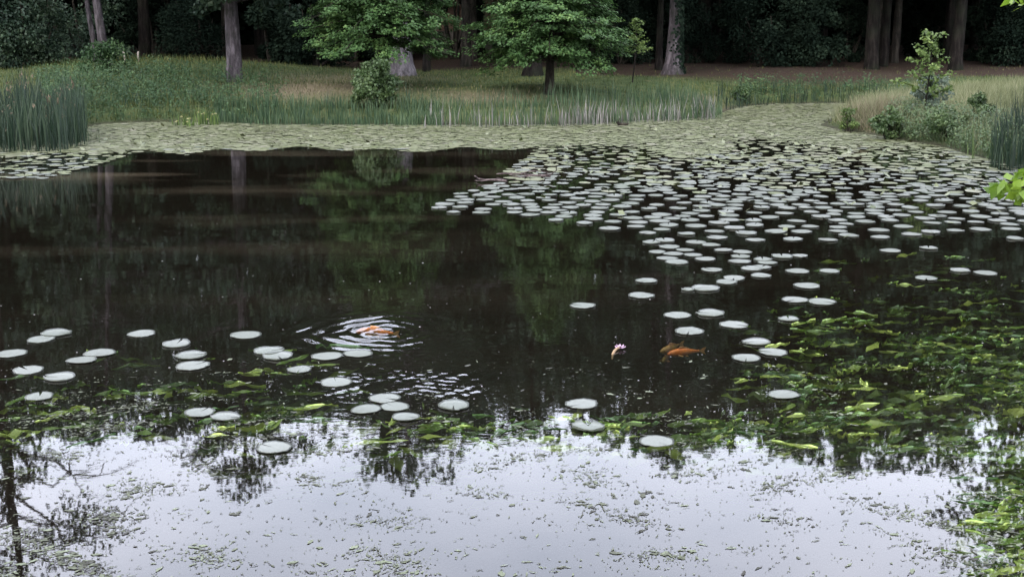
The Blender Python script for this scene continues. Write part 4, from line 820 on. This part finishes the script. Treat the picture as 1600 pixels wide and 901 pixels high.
# ------------------------------------------------------------------ leaves under water and litter on it
def crumpled(c, az, L, wd, g, amp):
    """wavy strip leaves with a crumpled rim: 3 x 6 points each"""
    N = len(c); S = 7; u = np.linspace(-0.5, 0.5, S); prof = np.array([0.25, 0.75, 1.0, 1.05, 0.9, 0.6, 0.12])
    d = np.stack([np.cos(az), np.sin(az), 0 * az], -1); s = np.stack([-np.sin(az), np.cos(az), 0 * az], -1)
    V = np.zeros((N, S, 3, 3)); ph = g.random((N, 1)) * 6.28
    for j, e in enumerate((-1, 0, 1)):
        w_ = (wd[:, None] * 0.5 * prof[None, :]) * (1 + 0.25 * g.normal(size=(N, S)))
        z = amp[:, None] * (np.sin(u[None, :] * 9 + ph + e * 1.1) * 0.6 + 0.5 * g.normal(size=(N, S)) * abs(e) + (0.35 if e else -0.3))
        V[:, :, j, :] = c[:, None, :] + d[:, None, :] * (u[None, :, None] * L[:, None, None]) + s[:, None, :] * (e * w_)[..., None]
        V[:, :, j, 2] += z
    b = np.arange(N)[:, None] * (S * 3); F_ = []
    for q in range(S - 1):
        for j in range(2): F_.append(b + np.array([[q * 3 + j, q * 3 + 3 + j, q * 3 + 4 + j, q * 3 + 1 + j]]))
    return V.reshape(-1, 3), np.stack(F_, 1).reshape(-1, 4), S * 2 - 2
def weed_density(px, py):
    r1 = np.clip((px - 960 - (py < 640) * 170 - (py < 470) * 60) / 240, 0, 1) * np.interp(py, [365, 420, 480, 560, 640, 695, 715], [0, 0.45, 0.7, 0.9, 1.0, 1.0, 0.0])
    r2 = np.interp(px, [0, 330, 470, 560, 600], [0.2, 0.3, 0.45, 0.32, 0]) * np.interp(py, [525, 560, 620, 670, 690, 708], [0, 0.35, 0.9, 1.0, 0.5, 0]) * np.where((py > 690) & (px < 320), 0.15, 1)
    r3 = 0.7 * np.exp(-((py - 668) / 22) ** 2) * ((px > 560) & (px < 1000))
    r4 = 0.9 * ((px > 1515) & (py > 640))
    return np.maximum.reduce([r1, r2, r3, r4])
g_ = np.random.default_rng(52)
def weeds(n, d0, d1, k0, Lmin, Lmax, ratio):
    px = -30 + g_.random(n) * 1670; py = 390 + g_.random(n) * 520
    P = np.array([W(a_, b_) for a_, b_ in zip(px, py)])
    cl = 0.5 + 0.5 * np.sin(P[:, 0] * 4.1 + 2 * np.sin(P[:, 1] * 2.3)) * np.cos(P[:, 1] * 3.7 + 1.4 * np.sin(P[:, 0] * 2.9))
    k = g_.random(n) < weed_density(px, py) * k0 * (0.15 + cl ** 1.5) * np.interp(py, [390, 900], [0.7, 1.3]); P = P[k]; n = len(P)
    P[:, 2] = -(d0 + (d1 - d0) * g_.random(n) ** 1.5)
    L_ = Lmin + (Lmax - Lmin) * g_.random(n) ** 1.6
    v, f, m_ = crumpled(P, g_.normal(0.2, 0.55, n), L_, L_ * ratio * (0.6 + 0.8 * g_.random(n)), g_, 0.008 + 0.020 * g_.random(n))
    v[:, 2] = np.minimum(v[:, 2], 0.007)
    return v, f, np.repeat(g_.random(n) ** 1.7, m_)
parts_ = [weeds(44000, 0.006, 0.06, 0.24, 0.08, 0.40, 0.17), weeds(34000, 0.09, 0.50, 0.55, 0.14, 0.44, 0.26)]
vs_, fs_, o_ = [], [], 0
for v, f, r in parts_: vs_.append(v); fs_.append(f + o_); o_ += len(v)
tag(build('underwater_leaves', np.vstack(vs_), np.vstack(fs_), M['weed'], None, np.concatenate([p_[2] for p_ in parts_]), False), 'yellow-green crumpled lily leaves drifting just under the surface', 'underwater leaves', None, 'stuff')
# floating litter
n = 110000; px = -20 + g_.random(n) * 1650; py = 560 + g_.random(n) * 345; P = np.array([W(a_, b_) for a_, b_ in zip(px, py)])
cl = 0.5 + 0.5 * np.sin(P[:, 0] * 5.3 + 2.2 * np.sin(P[:, 1] * 4.1 + P[:, 0])) * np.cos(P[:, 1] * 6.1 - 1.1 * np.sin(P[:, 0] * 3.9))
den = np.interp(py, [560, 640, 700, 905], [0.12, 0.35, 0.55, 0.55]) + 0.9 * np.exp(-((px - 200) / 170) ** 2 - ((py - 660) / 45) ** 2) + 0.45 * (px < 330) * (py > 700)
k = g_.random(n) < den * (0.035 + 0.85 * cl ** 4.0); P = P[k]; n = len(P); P[:, 2] = 0.006
big = g_.random(n) ** 6; L_ = 0.008 + 0.066 * big; wd = np.maximum(0.005, L_ * (0.10 + 0.40 * g_.random(n) ** 2)); wd = np.where(L_ < 0.018, L_ * 0.8, wd)
v, f, m_ = crumpled(P, g_.normal(0.35, 0.8, n), L_, wd, g_, 0.0008 + 0.001 * g_.random(n)); v[:, 2] = np.clip(v[:, 2] - 0.003, 0.0015, 0.006)
tag(build('floating_litter', v, f, M['litter'], None, np.repeat(g_.random(n), m_)), 'small drifting leaf scraps and stalks floating on the sky reflection', 'floating litter', None, 'stuff')
# pale specks
n = 420; px = g_.random(n) * 1600; py = 300 + g_.random(n) ** 0.8 * 360; P = np.array([W(a_, b_, 0.005) for a_, b_ in zip(px, py)])
k = ~((px > 680) & (py < 380)); P = P[k]; n = len(P); L_ = 0.008 + 0.018 * g_.random(n) ** 3
v, f = leaf_quads(P, rand_dir(g_, n) * 0.15 + np.array([0, 0, 1]), rand_dir(g_, n), L_, L_ * 0.8, 0.02)
tag(build('floating_specks', v, f, M['petal'], None, g_.random(n)), 'tiny pale specks scattered on the dark water', 'specks', None, 'stuff')

# ------------------------------------------------------------------ koi
def koi(px, py, L, heading, depth, body, label, roll=0.0, bend=0.12, seed=1):
    p = W(px, py, -depth); t = empty('koi', (p[0], p[1], -depth), heading); t.rotation_euler[0] = roll
    tag(t, label, 'koi', None)
    st = np.array([0.0, 0.03, 0.10, 0.20, 0.33, 0.47, 0.61, 0.74, 0.85, 0.93])
    hh = np.array([0.012, 0.045, 0.078, 0.103, 0.118, 0.112, 0.092, 0.064, 0.042, 0.036]) * 1.0
    ww = np.array([0.012, 0.042, 0.066, 0.084, 0.090, 0.082, 0.064, 0.042, 0.024, 0.014])
    n = 14; a = np.arange(n) * 6.283 / n; V = []
    cx = (0.5 - st) * L; cy = bend * L * (st - 0.3) ** 2 * 1.6
    for q in range(len(st)):
        V.append(np.stack([np.full(n, cx[q]), cy[q] + np.cos(a) * ww[q] * L, np.sin(a) * hh[q] * L * np.where(np.sin(a) < 0, 0.9, 1.0)], -1))
    mb = MB(); v = np.concatenate(V); i = np.arange(len(st) - 1)[:, None] * n; j = np.arange(n)[None, :]; k = (j + 1) % n
    mb.add(v, np.stack([i + j, i + k, i + n + k, i + n + j], -1).reshape(-1, 4))
    mb.add(np.vstack([V[0], [[cx[0] + 0.01 * L, cy[0], 0]]]), [[(q + 1) % n, q, n] for q in range(n)]); mb.add(np.vstack([V[-1], [[cx[-1] - 0.01 * L, cy[-1], 0]]]), [[q, (q + 1) % n, n] for q in range(n)])
    mb.build('body', M[body], t, True)
    def fin(name, pts, th=0.004):
        pts = np.array(pts, float) * L; m = len(pts); nn = unit(np.cross(pts[1] - pts[0], pts[2] - pts[0])) * th
        V = np.vstack([pts + nn, pts - nn]); F3 = [(0, q, q + 1) for q in range(1, m - 1)] + [(m, m + q + 1, m + q) for q in range(1, m - 1)]
        mb = MB(); mb.add(V, F3); mb.add(V, [(q, m + q, m + (q + 1) % m, (q + 1) % m) for q in range(m)]); mb.build(name, M['koi_fin'], t)
    tx_, ty_ = cx[-1] / L, cy[-1] / L
    fin('tail_fin', [(tx_ + 0.01, ty_, 0), (tx_ - 0.09, ty_ + 0.03, 0.075), (tx_ - 0.17, ty_ + 0.06, 0.10), (tx_ - 0.12, ty_ + 0.045, 0.0), (tx_ - 0.17, ty_ + 0.06, -0.09), (tx_ - 0.09, ty_ + 0.03, -0.065)])
    fin('dorsal_fin', [(0.16, 0.0, 0.10), (0.13, 0.005, 0.165), (0.02, 0.01, 0.155), (-0.12, 0.02, 0.115), (-0.18, 0.03, 0.075), (0.0, 0.005, 0.09)])
    for s in (-1, 1):
        fin('pectoral_fin', [(0.24, s * 0.06, -0.03), (0.20, s * 0.14, -0.05), (0.12, s * 0.19, -0.06), (0.09, s * 0.15, -0.06), (0.17, s * 0.07, -0.04)])
        fin('pelvic_fin', [(0.0, s * 0.05, -0.07), (-0.03, s * 0.10, -0.095), (-0.09, s * 0.11, -0.10), (-0.07, s * 0.05, -0.08)])
        e = MB(); q = np.linspace(0, math.pi, 6); sp = []
        for w_ in q:
            for z_ in np.arange(8) * 6.283 / 8: sp.append((0.42 + 0.011 * math.cos(w_), s * 0.052 + 0.011 * math.sin(w_) * math.cos(z_), 0.018 + 0.011 * math.sin(w_) * math.sin(z_)))
        i = np.arange(5)[:, None] * 8; j = np.arange(8)[None, :]; k = (j + 1) % 8
        e.add(np.array(sp) * L, np.stack([i + j, i + k, i + 8 + k, i + 8 + j], -1).reshape(-1, 4)); e.build('eye', M['eye'], t, True)
    return t
koi(588, 519, 0.40, R(174), 0.052, 'koi_orange', 'orange koi breaking the surface inside the ring of ripples')
koi(1068, 550, 0.35, R(205), 0.058, 'koi_orange', 'bright orange koi in front of the golden one in dark water')
koi(1050, 544, 0.35, R(228), 0.095, 'koi_gold', 'golden-brown koi swimming close behind the bright orange one', bend=-0.12)
koi(1040, 560, 0.26, R(250), 0.16, 'koi_brown', 'dim bronze koi deeper below the bright orange and golden pair', bend=0.1)
# pink water lily
p = W(969, 545); t = empty('water_lily_flower', (p[0], p[1], 0.0), 0.0); t.scale = (0.68, 0.68, 0.68); tag(t, 'small pink water lily flower with brown stalk in dark water left of the koi', 'flower')
for ringk, (n, tilt, L_) in enumerate([(7, 0.12, 0.075), (6, 0.5, 0.06)]):
    for q in range(n):
        a = (q + 0.5 * ringk) * 6.283 / n; d = np.array([math.cos(a) * math.cos(tilt), math.sin(a) * math.cos(tilt), math.sin(tilt)]); s = np.array([-math.sin(a), math.cos(a), 0]); up = np.cross(d, s) * -1
        u = np.linspace(0, 1, 5); wv_ = np.array([0.25, 0.8, 1.0, 0.7, 0.05]) * 0.017
        V = np.concatenate([np.array([0, 0, 0.02]) + u[:, None] * d * L_ + e * wv_[:, None] * s + (0.008 if e else 0.0) * up + np.array([0, 0, 0.012]) * (u ** 2)[:, None] for e in (-1, 0, 1)])
        mb = MB(); mb.add(V, [(e * 5 + j, e * 5 + j + 1, e * 5 + 6 + j, e * 5 + 5 + j) for e in (0, 1) for j in range(4)]); mb.build('petal', M['pink'], t, True)
mb = MB(); tube(mb, [(0, 0, 0.025), (-0.05, -0.07, 0.022), (-0.09, -0.16, 0.014), (-0.12, -0.25, -0.004), (-0.13, -0.32, -0.05)], [0.014, 0.018, 0.019, 0.016, 0.01], 8); mb.build('stem', M['brown_stem'], t, True)
# fallen branches on the water
def branch(name, pl, r0, twigs, label):
    pts = np.array([W(a_, b_, z_) for a_, b_, z_ in pl]); o = pts[0].copy(); o[2] = 0; t = empty(name, o); tag(t, label, 'branch')
    mb = MB(); tube(mb, pts - o, r0 * np.linspace(1, 0.45, len(pts)), 8, 0.15, rng)
    mb.build('limb', M['twig'], t, True)
    for tw in twigs:
        q = np.array([W(a_, b_, z_) for a_, b_, z_ in tw]) - o; mb = MB(); tube(mb, q, r0 * np.linspace(0.6, 0.25, len(q)), 6, 0.15, rng); mb.build('twig', M['twig'], t, True)
branch('fallen_branch', [(860, 275, 0.05), (835, 274, 0.05), (812, 272, 0.06), (790, 271, 0.05), (760, 283, 0.02)][:4] + [(776, 272, 0.03)], 0.024, [[(812, 272, 0.06), (826, 268, 0.12), (842, 267, 0.15), (856, 270, 0.10)], [(848, 274, 0.05), (862, 272, 0.10), (870, 266, 0.22), (868, 259, 0.34)], [(835, 274, 0.05), (812, 277, 0.03), (796, 273, 0.04)]], 'forked pinkish dead branch lying over the pads at the edge of open water')
branch('fallen_branch', [(792, 283, 0.03), (775, 281, 0.04), (757, 281, 0.04), (746, 279, 0.06), (742, 275, 0.14)], 0.024, [[(764, 281, 0.04), (752, 283, 0.03), (742, 282, 0.02)]], 'short pinkish dead branch with raised tip nearest the open dark water')
# driftwood chunk in the carpet, two stakes on the mound
p = W(972, 197, 0.0); t = empty('driftwood', (p[0], p[1], 0)); tag(t, 'small dark piece of driftwood in the lily carpet below the dead reeds', 'driftwood')
mb = MB(); tube(mb, [(-0.14, 0, 0.10), (-0.08, 0, 0.05), (0.02, 0, 0.035), (0.16, 0.02, 0.05)], [0.022, 0.045, 0.05, 0.02], 8, 0.2, rng); mb.build('log', M['bark_dark'], t, True)
mb = MB(); tube(mb, [(-0.08, 0, 0.05), (-0.09, 0, 0.14), (-0.06, 0.0, 0.20)], [0.02, 0.014, 0.006], 6, 0.2, rng); mb.build('twig', M['bark_dark'], t, True)
for px, D, h, ln, lb in [(196, 45.2, 0.36, -0.06, 'paler leaning wooden stake on the crest of the mound'), (215, 45.6, 0.33, 0.02, 'darker upright wooden stake on the crest of the mound')]:
    x = PX(px, D, 1.4); t = empty('wooden_stake', (x, D, gz(x, D))); tag(t, lb, 'stake')
    mb = MB(); tube(mb, [(0, 0, -0.05), (ln * 0.5, 0, h * 0.5), (ln, 0, h)], [0.04, 0.038, 0.034], 8, 0.15, rng); mb.build('post', M['wood'], t)
    mb = MB(); tube(mb, [(ln, 0, h * 0.97), (ln + 0.03, 0, h * 1.06)], [0.03, 0.012], 6, 0.2, rng); mb.build('splinter', M['wood'], t)
# glimpse of a cottage through the wood
hx, hy = PX(744, 60), 60.0; hz0 = gz(hx, hy); t = empty('cottage', (hx, hy, hz0 - 0.1), R(24)); tag(t, 'cottage with a pinkish clay roof glimpsed in the gap between the lindens', 'house')
def box(mb, x0, x1, y0, y1, z0, z1):
    mb.add([(x0, y0, z0), (x1, y0, z0), (x1, y1, z0), (x0, y1, z0), (x0, y0, z1), (x1, y0, z1), (x1, y1, z1), (x0, y1, z1)], [(0, 3, 2, 1), (4, 5, 6, 7), (0, 1, 5, 4), (1, 2, 6, 5), (2, 3, 7, 6), (3, 0, 4, 7)])
mb = MB(); box(mb, -2, 2, -1.4, 1.4, 0, 1.15); mb.build('wall', M['plaster'], t)
mb = MB(); mb.add([(-2.2, -1.65, 1.1), (2.2, -1.65, 1.1), (2.2, 1.65, 1.1), (-2.2, 1.65, 1.1), (-2.2, 0, 2.5), (2.2, 0, 2.5)], [(0, 1, 5, 4), (2, 3, 4, 5), (3, 2, 1, 0)]); mb.add([(-2.2, -1.65, 1.1), (-2.2, 1.65, 1.1), (-2.2, 0, 2.5), (2.2, -1.65, 1.1), (2.2, 1.65, 1.1), (2.2, 0, 2.5)], [(0, 2, 1), (3, 4, 5)])
mb.build('roof', M['roof'], t)
mb = MB(); box(mb, -0.2, 0.5, -1.43, -1.403, 0.1, 1.0); mb.build('door', M['wood'], t)
mb = MB(); box(mb, 0.9, 1.5, -1.43, -1.403, 0.5, 0.95); wn = mb.build('window', M['paint'], t)
mb = MB(); box(mb, 0.95, 1.45, -1.445, -1.433, 0.55, 0.9); mb.build('pane', M['glass'], wn)

# ------------------------------------------------------------------ light, sky, camera
SUN_EL, SUN_AZ = 38.0, 205.0     # behind the camera, to the left; azimuth clockwise from +Y
w = bpy.data.worlds.new('World'); sc.world = w; w.use_nodes = True; nt = w.node_tree; ns, ls = nt.nodes, nt.links; ns.clear()
out = N_(ns, 'ShaderNodeOutputWorld'); bg = N_(ns, 'ShaderNodeBackground'); sky = N_(ns, 'ShaderNodeTexSky', sky_type='NISHITA')
sky.sun_disc = False; sky.sun_elevation = R(SUN_EL); sky.sun_rotation = R(SUN_AZ); sky.air_density = 1.3; sky.dust_density = 3.0; sky.ozone_density = 1.5
tc = N_(ns, 'ShaderNodeTexCoord'); nz = N_(ns, 'ShaderNodeTexNoise'); nz.inputs['Scale'].default_value = 2.6; nz.inputs['Detail'].default_value = 6
mp = N_(ns, 'ShaderNodeMapping'); mp.inputs['Scale'].default_value = (1, 1, 2.6); ls.new(tc.outputs['Generated'], mp.inputs['Vector']); ls.new(mp.outputs[0], nz.inputs['Vector'])
mr = N_(ns, 'ShaderNodeMapRange'); mr.inputs['From Min'].default_value = 0.3; mr.inputs['From Max'].default_value = 0.7; mr.inputs['To Min'].default_value = 0.52; mr.inputs['To Max'].default_value = 1.0; ls.new(nz.outputs['Fac'], mr.inputs['Value'])
mx = N_(ns, 'ShaderNodeMix', data_type='RGBA'); mx.inputs['B'].default_value = (9.2, 9.45, 10.9, 1)     # pale cloud sheet
ls.new(mr.outputs[0], mx.inputs['Factor']); ls.new(sky.outputs[0], mx.inputs['A']); ls.new(mx.outputs['Result'], bg.inputs['Color'])
bg.inputs['Strength'].default_value = 0.1; ls.new(bg.outputs[0], out.inputs['Surface'])
sd = bpy.data.lights.new('sun', 'SUN'); sd.energy = 0.5; sd.angle = R(25); sd.color = (1.0, 0.95, 0.88)
so = bpy.data.objects.new('sun', sd); COL.objects.link(so)
az, el = R(SUN_AZ), R(SUN_EL); dv = Vector((math.sin(az) * math.cos(el), math.cos(az) * math.cos(el), math.sin(el)))
so.rotation_euler = dv.to_track_quat('Z', 'Y').to_euler(); so.location = dv * 60
cam = bpy.data.cameras.new('camera'); cam.sensor_width = 36; cam.lens = F / 1600 * 36; cam.clip_end = 2000; cam.clip_start = 0.05
co = bpy.data.objects.new('camera', cam); COL.objects.link(co); co.location = CAM; co.rotation_euler = (math.pi / 2 - PITCH, 0, 0); sc.camera = co
vs = sc.view_settings; vs.view_transform = 'Standard'; vs.look = 'None'; vs.gamma = 1; vs.use_curve_mapping = False; vs.exposure = 2.62
cy = sc.cycles; cy.use_denoising = True; cy.max_bounces = 8; cy.diffuse_bounces = 3; cy.glossy_bounces = 4; cy.transmission_bounces = 4; cy.transparent_max_bounces = 12; cy.volume_bounces = 0
cy.caustics_reflective = False; cy.caustics_refractive = False; cy.sample_clamp_indirect = 8
